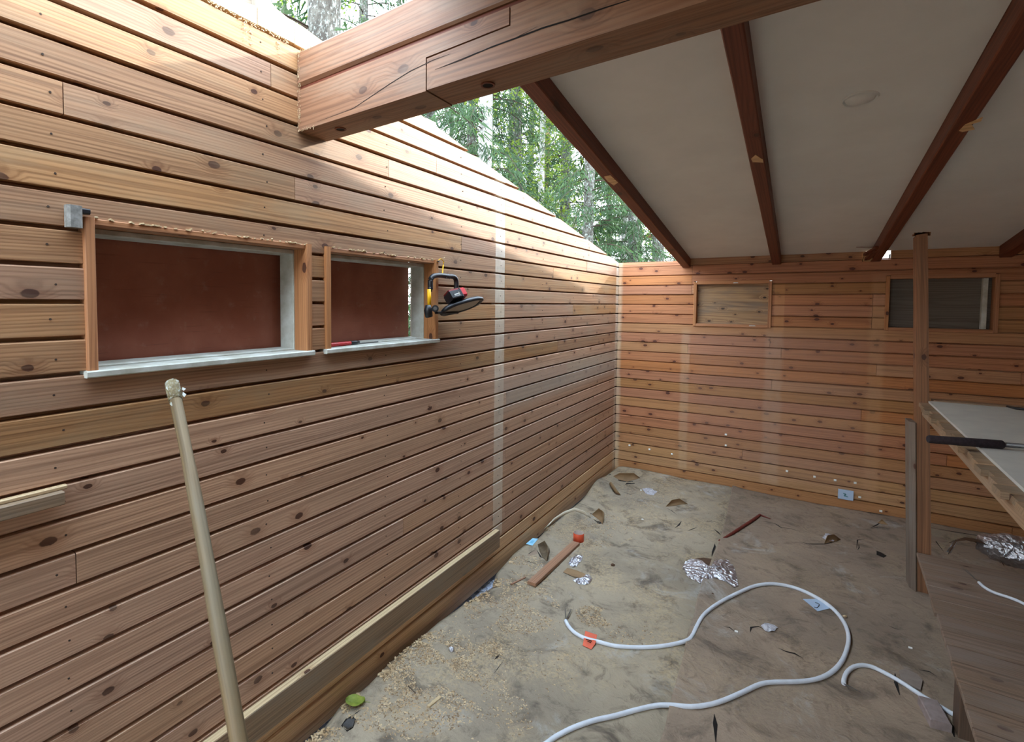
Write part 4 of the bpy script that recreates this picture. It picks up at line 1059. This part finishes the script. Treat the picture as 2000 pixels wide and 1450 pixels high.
# foil scraps
def crumple(px, lift, seed, name, mat, label, cat, n=26, amp=0.010, curl=None, group=None, hole=None):
    """thin crumpled scrap whose outline follows floor pixels"""
    q = [FZ(x, y) for (x, y) in px]; cen = sum(q, V())/len(q)
    ts = []
    per = []
    for i in range(len(q)):
        a = q[i]; b = q[(i+1) % len(q)]; k = max(1, int((b-a).length/0.012))
        for j in range(k): per.append(a+(b-a)*(j/k))
    g = G(); rows = []
    for s_ in [1, .82, .64, .46, .3, .15]:
        row = []
        for k, p in enumerate(per):
            w = cen+(p-cen)*s_; nv = V((w.x*34+seed, w.y*34, seed))
            if s_ == 1: w += V((noise.noise(nv), noise.noise(nv+V((5, 5, 5))), 0))*0.003
            h = lift*(1-s_**2)+amp*abs(noise.noise(nv))+amp*0.5*abs(noise.noise(nv*2.3))+0.002
            if curl: h += curl*max(0, (w-cen).dot(V((math.cos(seed), math.sin(seed), 0))))**2*60
            row.append(g.v((w.x, w.y, FL(w.x, w.y).z+h)))
        rows.append(row)
    m_ = len(per)
    for j in range(len(rows)-1):
        for k in range(m_): g.face([rows[j][k], rows[j][(k+1) % m_], rows[j+1][(k+1) % m_], rows[j+1][k]])
    g.face(rows[-1]); return g.make(name, mat, None, label, cat, group, solid=0.0004)
FG = 'torn foil scraps on the floor'
big = crumple([(1333, 1112), (1338, 1099), (1350, 1093), (1362, 1094), (1362, 1107), (1378, 1110), (1396, 1108), (1398, 1094), (1424, 1098), (1434, 1112), (1438, 1124), (1442, 1147), (1433, 1149), (1418, 1138), (1396, 1131), (1380, 1140), (1366, 1140), (1344, 1130)], 0.018, 3, 'foil_scrap', M_foil, 'large torn sheet of crinkled silver foil in the middle of the floor', 'foil', amp=0.012, group=FG)
g = G(); g.prism([p+V((0, 0, 0.004)) for p in (FZ(1358, 1093), FZ(1374, 1091), (FZ(1393, 1094)), FZ(1398, 1096), FZ(1396, 1106), FZ(1376, 1109), FZ(1364, 1104))], (0, 0, 1), 0.001)
g.make('brown_backing', M_kraftd, big, label='dark brown bare backing')
f2 = crumple([(1110, 1104), (1115, 1093), (1128, 1085), (1139, 1088), (1136, 1096), (1127, 1108), (1119, 1110)], 0.006, 8, 'foil_scrap', M_foil, 'small silver foil scrap right beside the loose plank', 'foil', amp=0.012, group=FG)
f3 = crumple([(1118, 1134), (1130, 1132), (1138, 1124), (1150, 1124), (1157, 1132), (1152, 1141), (1142, 1144), (1128, 1142)], 0.006, 12, 'foil_scrap', M_foil, 'silver foil scrap with a brown paper flap, nearest below the plank', 'foil', amp=0.010, group=FG)
g = G(); q = [FZ(1100, 1118, .004), FZ(1108, 1110, .016), FZ(1127, 1115, .02), FZ(1144, 1122, .014), FZ(1140, 1130, .006), (FZ(1120, 1127, .006))]
g.prism(q, (0, 0, 1), 0.001); g.make('paper_flap', M_kraft, f3, label='brown paper flap')
# torn flaps and slits in the building paper
papers = [o for o in COL.objects if o.name.startswith('building_paper')]
def flap(px, h, side=0, mat=None):
    """strip of paper torn along one line and curling up: px = list of (x,y) along the tear, h = height"""
    pts = [FZ(x, y, 0.003) for (x, y) in px]; g = G(); rows = []
    d = (pts[-1]-pts[0]).normalized(); n_ = V((-d.y, d.x, 0))*(1 if side == 0 else -1)
    for i, p in enumerate(pts):
        t = i/(len(pts)-1); e = math.sin(math.pi*min(1, t*1.0))**0.6 if 0 < t < 1 else 0
        rows.append([g.v(p+n_*(h*e*math.sin(a_)*1.0)*(1)+V((0, 0, h*e*(1-math.cos(a_))*0.9))) for a_ in (0, 0.5, 1.0, 1.5, 2.0, 2.4)])
    for i in range(len(rows)-1):
        for j in range(5): g.face([rows[i][j], rows[i+1][j], rows[i+1][j+1], rows[i][j+1]], 0, True)
    par = papers[0] if pts[0].x < xl(pts[0].y) else papers[1]
    bmesh.ops.remove_doubles(g.bm, verts=g.bm.verts[:], dist=1e-5)
    g.make('torn_flap', mat or M_kraft, par, solid=0.0008)
def slit(px, w=0.004):
    pts = [FZ(x, y, 0.0024) for (x, y) in px]; g = G(); A_ = []; B_ = []
    for i, p in enumerate(pts):
        d = (pts[min(i+1, len(pts)-1)]-pts[max(i-1, 0)]); n_ = V((-d.y, d.x, 0)).normalized(); ww = w*(0.15+math.sin(math.pi*i/(len(pts)-1)))*random.uniform(.7, 1.3)
        A_.append(g.v(p+n_*ww)); B_.append(g.v(p-n_*ww))
    for i in range(len(A_)-1): g.face([A_[i], A_[i+1], B_[i+1], B_[i]])
    par = papers[0] if pts[0].x < xl(pts[0].y) else papers[1]
    g.make('tear', M_dark, par)
def hole(px, mat=None):
    q = [FZ(x, y, 0.0022) for (x, y) in px]; g = G(); g.face([g.v(p) for p in q])
    par = papers[0] if q[0].x < xl(q[0].y) else papers[1]
    g.make('torn_hole', mat or M_dark, par)
# near the corner
hole([(1184, 932), (1200, 938), (1222, 947), (1240, 945), (1250, 932), (1236, 940), (1210, 936), (1192, 926)])
flap([(1197, 931), (1210, 938), (1225, 941), (1238, 938), (1250, 934)], 0.045, 0)
flap([(1190, 944), (1198, 952), (1208, 966), (1213, 968)], 0.035, 1)
slit([(1172, 938), (1182, 950), (1196, 959), (1210, 967)], .004); slit([(1213, 960), (1228, 965), (1248, 972)], 0.004)
hole([(1152, 1003), (1161, 1004), (1176, 1023), (1170, 1024), (1160, 1016)])
flap([(1156, 1005), (1162, 1010), (1170, 1016), (1177, 1025)], 0.045, 0)
flap([(1062, 1034), (1080, 1018), (1100, 1006), (1120, 999), (1140, 1004), (1155, 1013)], 0.022, 1, plain('bleached paper edge', (206, 194, 172), 0.8))
flap([(1300, 990), (1315, 989), (1330, 986), (1344, 985)], 0.030, 0); slit([(1300, 992), (1312, 998), (1322, 1006)], .004)
slit([(1318, 1032), (1326, 1026), (1331, 1018)], .005); slit([(1342, 1038), (1352, 1034), (1362, 1030)], .004); slit([(1395, 1034), (1402, 1040), (1408, 1046)], 0.006)
slit([(1390, 1086), (1392, 1078), (1396, 1068), (1396, 1062)], 0.006); slit([(1378, 1020), (1390, 1018), (1406, 1022)], 0.003)
hole([(1022, 1093), (1030, 1084), (1046, 1073), (1052, 1082), (1062, 1095), (1054, 1104)], M_sheetB)
slit([(1022, 1093), (1034, 1081), (1046, 1074)], 0.002); slit([(1022, 1094), (1038, 1099), (1054, 1104)], 0.0025); slit([(1048, 1074), (1056, 1088), (1068, 1096)], 0.004)
flap([(1050, 1064), (1054, 1078), (1060, 1090), (1068, 1097)], 0.050, 0, M_weath if False else plain('dusty raised paper', (132, 116, 94), 0.85, nz=0.2))
slit([(966, 1289), (972, 1283), (976, 1278)], 0.004); slit([(965, 1316), (973, 1305), (982, 1293)], 0.0022)
hole([(666, 1418), (675, 1405), (688, 1398), (695, 1406), (690, 1422), (678, 1430)], M_dark); g = G(); g.prism([p for p in (FZ(670, 1418, .006), FZ(680, 1407, .010), FZ(693, 1407, .012), FZ(689, 1421, .008), FZ(680, 1425, .006))], (0, 0, 1), 0.006); g.make('stone', M_grey, None, 'flat grey stone showing through a torn hole at the bottom left', 'stone')
slit([(690, 1398), (696, 1393), (704, 1388)], .002)
# right sheet
for q in (([(1482, 1018), (1500, 1020), (1515, 1024), (1526, 1031), (1545, 1033), (1565, 1040)], .004), ([(1560, 1058), (1580, 1063), (1610, 1063), (1630, 1059)], .004), ([(1412, 1224), (1425, 1226), (1436, 1235)], .003),
          ([(1465, 1236), (1467, 1226), (1482, 1224), (1492, 1230)], .004), ([(1520, 1266), (1535, 1273), (1552, 1277), (1568, 1286)], .005), ([(1673, 1072), (1675, 1055), (1690, 1053)], .004), ([(1700, 1032), (1712, 1026), (1722, 1020)], .005), ([(1700, 1033), (1715, 1030), (1740, 1033)], .004),
          ([(1675, 1075), (1678, 1070), (1677, 1062)], .003), ([(1748, 1316), (1750, 1335), (1757, 1358)], .008), ([(1796, 1368), (1806, 1385), (1814, 1405)], .008), ([(1845, 1400), (1858, 1418), (1864, 1440)], .010), ([(1795, 1309), (1815, 1312), (1830, 1322)], .004), ([(1735, 1222), (1745, 1227), (1758, 1231)], .003),
          ([(1685, 1000), (1705, 1003), (1740, 1010)], .004), ([(1395, 1395), (1397, 1415), (1398, 1450)], .006), ([(1450, 952), (1470, 952), (1485, 958)], .004)): slit(*q)
flap([(1610, 1062), (1622, 1060), (1634, 1058), (1642, 1054)], 0.030, 0)
flap([(1735, 1026), (1722, 1024), (1714, 1022)], 0.02, 1)
hole([(1712, 1076), (1722, 1080), (1732, 1086), (1726, 1090), (1712, 1084)]);
# plastic scraps
M_plastic = plain('clear crumpled plastic', (206, 206, 212), 0.25, spec=0.8, trans=0.25)
PG = 'clear plastic scraps'
crumple([(1606, 1052), (1612, 1044), (1622, 1046), (1632, 1054), (1628, 1060), (1616, 1058)], 0.008, 15, 'plastic_scrap', M_plastic, 'clear shiny plastic scrap sticking out of a tear near the back wall', 'plastic', group=PG)
crumple([(1486, 1224), (1494, 1219), (1508, 1222), (1519, 1228), (1512, 1236), (1496, 1236)], 0.006, 18, 'plastic_scrap', M_plastic, 'clear crumpled plastic scrap inside the loop of the long cable', 'plastic', group=PG)
crumple([(1254, 956), (1268, 954), (1284, 962), (1276, 969), (1262, 966)], 0.006, 22, 'plastic_scrap', M_plastic, 'clear plastic scrap on the floor near the corner', 'plastic', group=PG)
for (x, y, lb) in ((1255, 1015, 'small white crumb on the paper below the corner'), (1438, 1234, 'white crumb left of the crumpled plastic inside the cable loop'), (1778, 1266, 'white crumb on the brown paper beside the deck'), (1252, 958, 'white crumb nearest the corner, beside clear plastic')):
    c = FZ(x, y, 0.004); g = G(); g.box(c.x-.007, c.x+.007, c.y-.005, c.y+.005, c.z-.003, c.z+.004, bev=0.002); g.make('crumb', M_clip, None, lb, 'debris', 'white crumbs')
# red flexible conduit
P = floorpath([(1404, 1056), (1418, 1050), (1440, 1036), (1462, 1022), (1478, 1011), (1484, 1006), (1492, 1009), (1505, 1014)], 0.008)
g = G(); g.tube(bez(P, 4), [0.004, 0.0075, 0.009]+[0.0105]*14+[0.010]*4+[0.006]*5+[0.003]*3, n=8, flat=0.7) if False else g.tube(P, [0.004, 0.0085, 0.0105, 0.0105, 0.0105, 0.009, 0.006, 0.003], n=8)
g.make('conduit', plain('dark red rubber', (120, 48, 38), 0.6, nz=0.2), None, 'dark red flexible strip lying bent on the floor before the back wall', 'strip')
# plate under the cable
g = G(); g.prism(sheetpoly([(1568, 1172), (1600, 1172), (1622, 1190), (1597, 1196)], 0.003), (0, 0, 1), 0.0015)
pl_ = g.make('plate', M_plate, None, 'pale blue translucent plastic square on the floor within the cable loop', 'plate')
g = G(); g.tube(bez([FZ(1592, 1177, .006), FZ(1600, 1181, .006), FZ(1596, 1187, .006), FZ(1590, 1186, .006)], 4), 0.0014, n=5); g.make('hook_mark', M_dark, pl_, label='dark curved mark')
g = G(); g.prism(sheetpoly([(1027, 1064), (1040, 1053), (1051, 1054), (1040, 1067)], 0.003), (0, 0, 1), 0.0015)
bc_ = g.make('card', M_blue, None, 'pale blue card lying on the paper edge close to the left wall', 'card')
g = G(); q = sheetpoly([(1034, 1062), (1039, 1057), (1044, 1058), (1040, 1063)], 0.0046); g.prism(q, (0, 0, 1), 0.0004); g.make('printed_field', plain('mid blue print', (110, 180, 216), 0.5), bc_, label='mid blue printed field')
for (x, y, r_, lb) in ((1197, 1104, 0.012, 'small dark reddish lump on the dusty paper between the foil and the scraps'), (1392, 1160, 0.006, 'tiny dark crumb beside the large foil sheet'), (1650, 1204, 0.010, 'pale shaving against the outer bend of the long cable')):
    c = FZ(x, y, r_*0.5); g = G(); bmesh.ops.create_icosphere(g.bm, subdivisions=2, radius=r_, matrix=Matrix.Translation(c))
    for v in g.bm.verts: v.co = c+(v.co-c)*(1+0.5*noise.noise(v.co*120)); v.co.z = c.z+(v.co.z-c.z)*0.55; v[g.g] = v.co
    g.make('lump', M_kraftd if 'dark' in lb else M_palewood, None, lb, 'debris')
# wooden offcut and flat stone near the deck
g = G(); a = FZ(1812, 1372, 0.016); b = FZ(1838, 1420, 0.016); g.bar(a, b, 0.062, 0.036, bev=0.003)
g.make('brick_offcut', plain('pale lilac brick', (156, 140, 136), 0.85, nz=0.15, nscale=30, bump=0.4), None, 'pale rough block poking out of the torn paper beside the deck', 'block')
g = G(); q = [FZ(x, y, 0.004) for (x, y) in ((1756, 1312), (1768, 1308), (1790, 1318), (1802, 1330), (1798, 1350), (1760, 1332))]; g.prism(q, (0, 0, 1), 0.004)
g.make('flat_stone', plain('greyish pink stone', (150, 136, 126), 0.9, nz=0.1), None, 'flat greyish slab showing under the hooked cable', 'stone')
# curled paper and foil bag behind the deck
g = G()
def cp(u, v):
    x = 2.32+0.36*u; y = -0.72-0.16*v-0.06*u; z = 0.03+0.16*math.sin(math.pi*(0.12+0.86*u))**0.8*(0.55+0.45*v)+0.008*math.sin(9*u+5*v); return V((x, y, z))
def pxs(px): return [on(x, y, 1, -1.20) for (x, y) in px]
def arch(u, v):
    k = u*6; pts = [(1852, 1078), (1866, 1056), (1885, 1051), (1908, 1055), (1930, 1066), (1946, 1084), (1958, 1100)]
    i = min(5, int(k)); t = k-i; a, b = pts[i], pts[i+1]; p = on(a[0]+(b[0]-a[0])*t, a[1]+(b[1]-a[1])*t, 1, -1.05)
    w = 0.13+0.04*math.sin(u*7)
    return V((p.x+0.02*v, p.y+w*(v-0.2), max(0.03, p.z-0.05*v*v+0.006*math.sin(11*u+4*v))))
g.grid(arch, 30, 8); cpap = g.make('curled_paper', M_kraftd, None, 'dark brown curled sheet of paper arching up behind the deck', 'paper', solid=0.001)
g = G(); q = [on(x, y, 1, -1.0) for (x, y) in ((1848, 1078), (1864, 1056), (1870, 1056), (1857, 1081))]; g.prism(q, (0, -1, 0), 0.001); g.make('shiny_edge', M_foil, cpap, label='shiny foil edge')
g = G(); cbag = on(1990, 1078, 1, -1.02)
def bag(u, v):
    a_ = u*2*math.pi; f_ = (v-0.5)*math.pi; r_ = V((0.17*math.cos(a_)*math.cos(f_), 0.10*math.sin(a_)*math.cos(f_), 0.085*math.sin(f_)))
    q_ = cbag+r_; nz_ = noise.noise(q_*22)*0.020+noise.noise(q_*48)*0.010
    q_ = cbag+r_*(1+nz_*7); q_.z = max(q_.z, 0.02); return q_
g.grid(bag, 60, 26); g.make('foil_bag', M_foil, None, 'crumpled silver foil bundle behind the deck at the right edge', 'foil')
g = G(); q = [(1812, 1032), (1850, 1038), (1900, 1046), (1945, 1056), (1935, 1064), (1900, 1056), (1870, 1052), (1850, 1062), (1842, 1076), (1832, 1062)]
g.face([g.v(FZ(x, y, 0.003)) for (x, y) in q]); g.make('torn_hole', M_sheetA, papers[1])
slit([(1812, 1030), (1850, 1037), (1900, 1045), (1950, 1053)], .006); slit([(1818, 1040), (1830, 1060), (1843, 1078)], .005)

# ------------------------------------------------------------------ on the back wall
c0_ = on(1637, 954, 1, 0); c1_ = on(1666, 978, 1, 0)
g = G(); g.box(c0_.x, c1_.x, -0.022, -0.002, c1_.z, c0_.z, ax=0, bev=0.005)
bx2 = g.make('socket_box', M_plate, None, 'square pale blue socket box low on the back wall', 'socket')
g = G(); cx_ = (c0_.x+c1_.x)/2; cz_ = (c0_.z+c1_.z)/2
g.bar((cx_-.016, -0.0225, cz_+.012), (cx_+.004, -0.0225, cz_+.004), 0.001, 0.006); g.bar((cx_-.002, -0.0225, cz_+.012), (cx_-.006, -0.0225, cz_-.012), 0.001, 0.006); g.bar((cx_-.012, -0.0225, cz_-.002), (cx_+.014, -0.0225, cz_-.012), 0.001, 0.006)
g.make('box_mark', plain('teal mark', (70, 128, 140), 0.5), bx2, label='teal wire mark')
for i, (x, y) in enumerate(((1230, 870), (1269, 878), (1313, 887), (1418, 849), (1418, 870), (1537, 920), (1591, 931), (1631, 938), (1670, 943), (1679, 971), (1720, 998))):
    c = on(x, y, 1, 0); r_ = 0.0085
    g = G(); g.box(c.x-r_, c.x+r_, -0.016, -0.001, c.z-r_*0.9, c.z+r_*0.9, ax=0, bev=0.003)
    g.tube([(c.x, -0.016, c.z), (c.x, -0.018, c.z)], 0.003, n=8)
    lb = ['white cable clip on the back wall nearest the corner', 'second white cable clip from the corner', 'third white cable clip from the corner', 'upper of the two stacked white clips', 'lower of the two stacked white clips',
          'white clip furthest left of the row leading to the socket box', 'second white clip of the row leading to the socket box', 'white clip up and to the left of the socket box', 'white clip just above the socket box', 'white clip just right of the socket box', 'lowest white clip, between socket box and post'][i]
    g.make('cable_clip', M_clip, None, lb, 'clip', 'cable clips on the back wall')

# ------------------------------------------------------------------ sawdust
random.seed(31); g = G(); cnt = 0
pools = [(FZ(800, 1330), 0.26, 3600), (FZ(870, 1270), 0.12, 900), (FZ(1000, 1180), 0.22, 2600), (FZ(1040, 1110), 0.13, 900), (FZ(1150, 1030), 0.28, 1800), (FZ(1160, 1205), 0.08, 700), (FZ(760, 1340), 0.12, 800), (FZ(960, 1380), 0.16, 500), (FZ(640, 1440), .07, 300), (FZ(1000, 1260), 0.3, 500), (FZ(1250, 960), 0.3, 700), (FZ(960, 1270), .05, 250), (FZ(1230, 1240), .1, 250)]
for (c, r_, n_) in pools:
    for k in range(int(n_*1.5)):
        a_ = random.uniform(0, 6.283); rr = r_*math.sqrt(random.random())*1.15
        x = c.x+rr*math.cos(a_); y = c.y+rr*math.sin(a_)
        if x < xe(y)+0.004 or y > -0.02 or noise.noise(V((x*7, y*7, 9))) < -0.22 or noise.noise(V((x*25, y*25, 2))) < -0.3: continue
        p = FL(x, y, 0.0016); s_ = random.uniform(0.0022, 0.0052); b_ = random.uniform(0, 6.28)
        u_ = V((math.cos(b_), math.sin(b_), random.uniform(-.3, .3)))*s_*1.6; w_ = V((-math.sin(b_), math.cos(b_), random.uniform(-.5, .5)))*s_*0.7
        q = [g.v(p-u_-w_), g.v(p+u_-w_), g.v(p+u_+w_), g.v(p-u_+w_)]; g.face(q, random.choice((0, 0, 1)))
g.make('sawdust', [M_saw, plain('brown sawdust chips', (128, 104, 76), 0.85)], None, 'drifts of pale sawdust and chips over the left paper sheet', 'sawdust', kind='stuff', norm=False)
# ------------------------------------------------------------------ forest
def foliage(seed, H=13.0, spread=2.4, dens=1.0, z0=1.0, droop=1.0):
    random.seed(seed); verts = []; faces = []; tv = []; tf = []
    def quad(p, u, w):
        i = len(verts); verts.extend((p-w, p+w, p+u+w*0.4, p+u-w*0.4)); faces.append((i, i+1, i+2, i+3))
    z = z0
    while z < H-0.3:
        for b in range(random.randint(4, 5)):
            an = random.uniform(0, 6.283); ln = max(0.35, spread*(1-(z/H)**1.15))*random.uniform(0.7, 1.12)
            dx = V((math.cos(an), math.sin(an), 0)); nseg = max(5, int(ln*9*dens)); zz = z+random.uniform(-.15, .15)
            prev = None
            for s_ in range(nseg+1):
                t = s_/nseg; p = dx*(ln*t)+V((0, 0, zz+0.12*ln*math.sin(t*2.2)-droop*0.42*ln*t*t))
                if prev is not None:
                    i = len(tv); r_ = 0.012*(1-t)+0.004
                    sd2 = dx.cross(V((0, 0, 1)))*r_; tv.extend((prev-sd2, prev+sd2, p+sd2, p-sd2)); tf.append((i, i+1, i+2, i+3))
                    i = len(tv); sd3 = V((0, 0, r_)); tv.extend((prev-sd3, prev+sd3, p+sd3, p-sd3)); tf.append((i, i+1, i+2, i+3))
                prev = p
                if t < 0.12: continue
                for sd in (-1, 1):
                    tl = (0.12+0.42*(1-t))*random.uniform(.6, 1.1)*min(1, ln); tw = (dx*0.5+dx.cross(V((0, 0, 1)))*sd).normalized()
                    m_ = max(2, int(tl/0.11))
                    for j in range(m_):
                        q = p+tw*(tl*(j+0.5)/m_)+V((0, 0, -0.25*tl*((j+.5)/m_)**2))
                        for _ in range(2):
                            dn = V((random.uniform(-.35, .35), random.uniform(-.35, .35), -random.uniform(.25, 1.0)*droop))+tw*0.35+dx*0.25
                            dn = dn.normalized()*random.uniform(0.07, 0.19)
                            w_ = dn.cross(V((random.uniform(-1, 1), random.uniform(-1, 1), random.uniform(-1, 1)))).normalized()*random.uniform(0.006, 0.013)
                            quad(q+V((random.uniform(-.04, .04), random.uniform(-.04, .04), random.uniform(-.03, .03))), dn, w_)
        z += random.uniform(0.30, 0.46)
    me = bpy.data.meshes.new('needles'); me.from_pydata([tuple(v) for v in verts], [], faces); me.materials.append(M_needle)
    mt = bpy.data.meshes.new('branches'); mt.from_pydata([tuple(v) for v in tv], [], tf); mt.materials.append(M_twig)
    return me, mt
def leafcloud(seed, H=9.0, R_=2.0, n=9000, z0=1.5):
    random.seed(seed); verts = []; faces = []
    cl = [V((random.gauss(0, R_*.45), random.gauss(0, R_*.45), random.uniform(z0, H))) for _ in range(90)]
    for _ in range(n):
        c = random.choice(cl)+V((random.gauss(0, .28), random.gauss(0, .28), random.gauss(0, .2)))
        u = V((random.uniform(-1, 1), random.uniform(-1, 1), random.uniform(-1, .3))).normalized()*0.045; w_ = u.cross(V((random.uniform(-1, 1), random.uniform(-1, 1), 1))).normalized()*0.026
        i = len(verts); verts.extend((c-u, c+w_, c+u, c-w_)); faces.append((i, i+1, i+2, i+3))
    me = bpy.data.meshes.new('leaves'); me.from_pydata([tuple(v) for v in verts], [], faces); me.materials.append(M_birchleaf); return me
def trunkmesh(seed, r_, H, mat):
    random.seed(seed); g = G(); n = 26; pts = []
    for k in range(n+1):
        t = k/n; pts.append(V((0.04*math.sin(t*5+seed), 0.04*math.cos(t*4+seed), H*t)))
    g.tube(pts, [r_*(1.15-0.75*k/n)*(1+0.04*math.sin(k*2.1+seed))*(1.25 if k == 0 else 1) for k in range(n+1)], n=16)
    o = g.make('trunk', mat, None, origin=(0, 0, 0)); me = o.data; bpy.data.objects.remove(o); return me
FO = [foliage(s_, H=13+s_ % 3, spread=sp, dens=1.0, z0=z_) for s_, sp, z_ in ((101, 2.3, .8), (102, 2.7, 1.2), (103, 2.0, .6))]
FP = foliage(104, H=15, spread=2.2, z0=4.2, droop=.7)
LC = [leafcloud(111), leafcloud(112, H=8, R_=2.4)]
TM = {('spruce', i): trunkmesh(40+i, 0.13, 14, M_birch if i == 0 else M_lichen) for i in range(2)}
TM['big'] = trunkmesh(50, 0.165, 15, M_lichen); TM['birch'] = trunkmesh(51, 0.135, 14, M_birch); TM['pine'] = trunkmesh(52, 0.12, 15, M_pine); TM['thin'] = trunkmesh(53, 0.085, 12, M_birch)
GZ = -0.55
def tree(pos, label, trunk, fol=None, leaves=None, rot=0.0, sc=1.0, name='spruce_tree', twist=None):
    e = empty(name, (pos[0], pos[1], GZ), label, 'tree', 'trees behind the cabin'); e.rotation_euler = (0, 0, rot); e.scale = (sc, sc, sc)
    for nm, me in (('trunk', TM[trunk]),)+((('foliage', fol[0]), ('branches', fol[1])) if fol else ())+((('foliage', leaves),) if leaves else ()):
        o = bpy.data.objects.new(nm, me); COL.objects.link(o); o.parent = e
        if nm != 'trunk': o['kind'] = 'stuff'
    return e
def dirpos(px, dist):
    d = ray(px, 400); d = V((d.x, d.y, 0)).normalized(); return (CAM.x+d.x*dist, CAM.y+d.y*dist)
tree(dirpos(626, 4.9), 'thick lichen covered trunk directly behind the wall, left of the beam', 'big', FP, rot=0.5, name='pine_tree')
tree(dirpos(712, 11), 'dark spruce trunk just right of the thick lichen covered trunk', ('spruce', 1), FO[0], rot=1.0)
tree(dirpos(945, 9.0), 'spruce with a banded pale grey trunk seen just under the beam', 'birch', FO[2], rot=2.3, sc=1.0)
tree(dirpos(905, 15.0), 'slender pale trunk left of the banded one', 'thin', FO[1], rot=0.3)
tree(dirpos(1066, 17.0), 'reddish thin pine trunk in the middle of the view of the woods', 'pine', FO[0], rot=4.0, name='pine_tree')
tree(dirpos(1218, 12.5), 'grey trunk low on the right of the woods, near the rafter', 'thin', FO[1], rot=3.0, name='spruce_tree')
tree(dirpos(1150, 8.5), 'dense drooping spruce close behind the right part of the sloping wall top', ('spruce', 1), FO[1], rot=5.2, sc=0.72)
tree(dirpos(1010, 13), 'loose spruce between the banded trunk and the reddish trunk', ('spruce', 1), FO[2], rot=1.9, sc=1.1)
tree(dirpos(840, 12), 'spruce behind the underside of the beam, left of the banded trunk', ('spruce', 1), FO[0], rot=2.9)
tree(dirpos(1290, 11), 'spruce low at the right end of the woods above the back wall', ('spruce', 1), FO[0], rot=0.8, sc=0.9)
tree(dirpos(1060, 10.5), 'yellow green leafy young birch in the middle of the view', 'thin', None, LC[0], rot=0.2, sc=0.85, name='birch_tree')
tree(dirpos(1250, 15), 'yellow green leafy birch far back on the right', 'thin', None, LC[1], rot=1.2, name='birch_tree')
tree(dirpos(480, 12), 'leafy tree top at the upper left above the wall', 'thin', None, LC[0], rot=2.2, sc=1.1, name='birch_tree')
tree(dirpos(560, 15), 'spruce far behind the thick trunk on its left', ('spruce', 1), FO[1], rot=2.0)
tree(dirpos(780, 17), 'spruce far behind the top of the beam', ('spruce', 1), FO[2], rot=4.4)
for i, (px, ds, lb) in enumerate(((880, 22, 'distant spruce behind the pale slender trunk'), (1110, 21, 'distant spruce in the centre right of the woods'), (1190, 24, 'distant spruce behind the grey trunk'), (960, 25, 'distant spruce behind the banded trunk'), (1330, 20, 'distant spruce behind the first rafter'), (1035, 19, 'distant spruce left of the reddish trunk'))):
    tree(dirpos(px, ds), lb, ('spruce', 1), FO[i % 3], rot=i*1.1, sc=1.05)
tree(dirpos(920, 12.0), 'dense spruce right of the beam, behind the banded trunk', ('spruce', 1), FO[1], rot=5.9, sc=0.95)
tree(dirpos(1100, 12.5), 'dense spruce in front of the reddish pine trunk', ('spruce', 1), FO[0], rot=3.7, sc=0.95)
tree(dirpos(1235, 9.2), 'dense low spruce just behind the back wall corner', ('spruce', 1), FO[2], rot=2.7, sc=0.66)
tree(dirpos(1000, 16), 'dark spruce deep in the woods under the beam', ('spruce', 1), FO[1], rot=0.9, sc=1.1)
# trees the sun shines through, beyond the right part of the roof
tree((4.6, 9.6), 'spruce outside the frame on the sunny side, its boughs shading the gable', ('spruce', 1), FO[2], rot=0.4, sc=0.8)
tree((7.6, 13.0), 'second spruce outside the frame on the sunny side', ('spruce', 1), FO[0], rot=1.4, sc=0.8)
# roof edge of a neighbouring shed seen low between the trees
q0 = CAM+ray(1262, 464)*14; q1 = CAM+ray(1300, 458)*13.2
g = G(); g.bar(q0, q1+(q1-q0)*1.2, 0.5, 0.07); g.make('shed_roof', plain('reddish shed roof edge', (150, 96, 74), 0.8), None, 'edge of a reddish shed roof low between the trees by the rafter', 'roof')
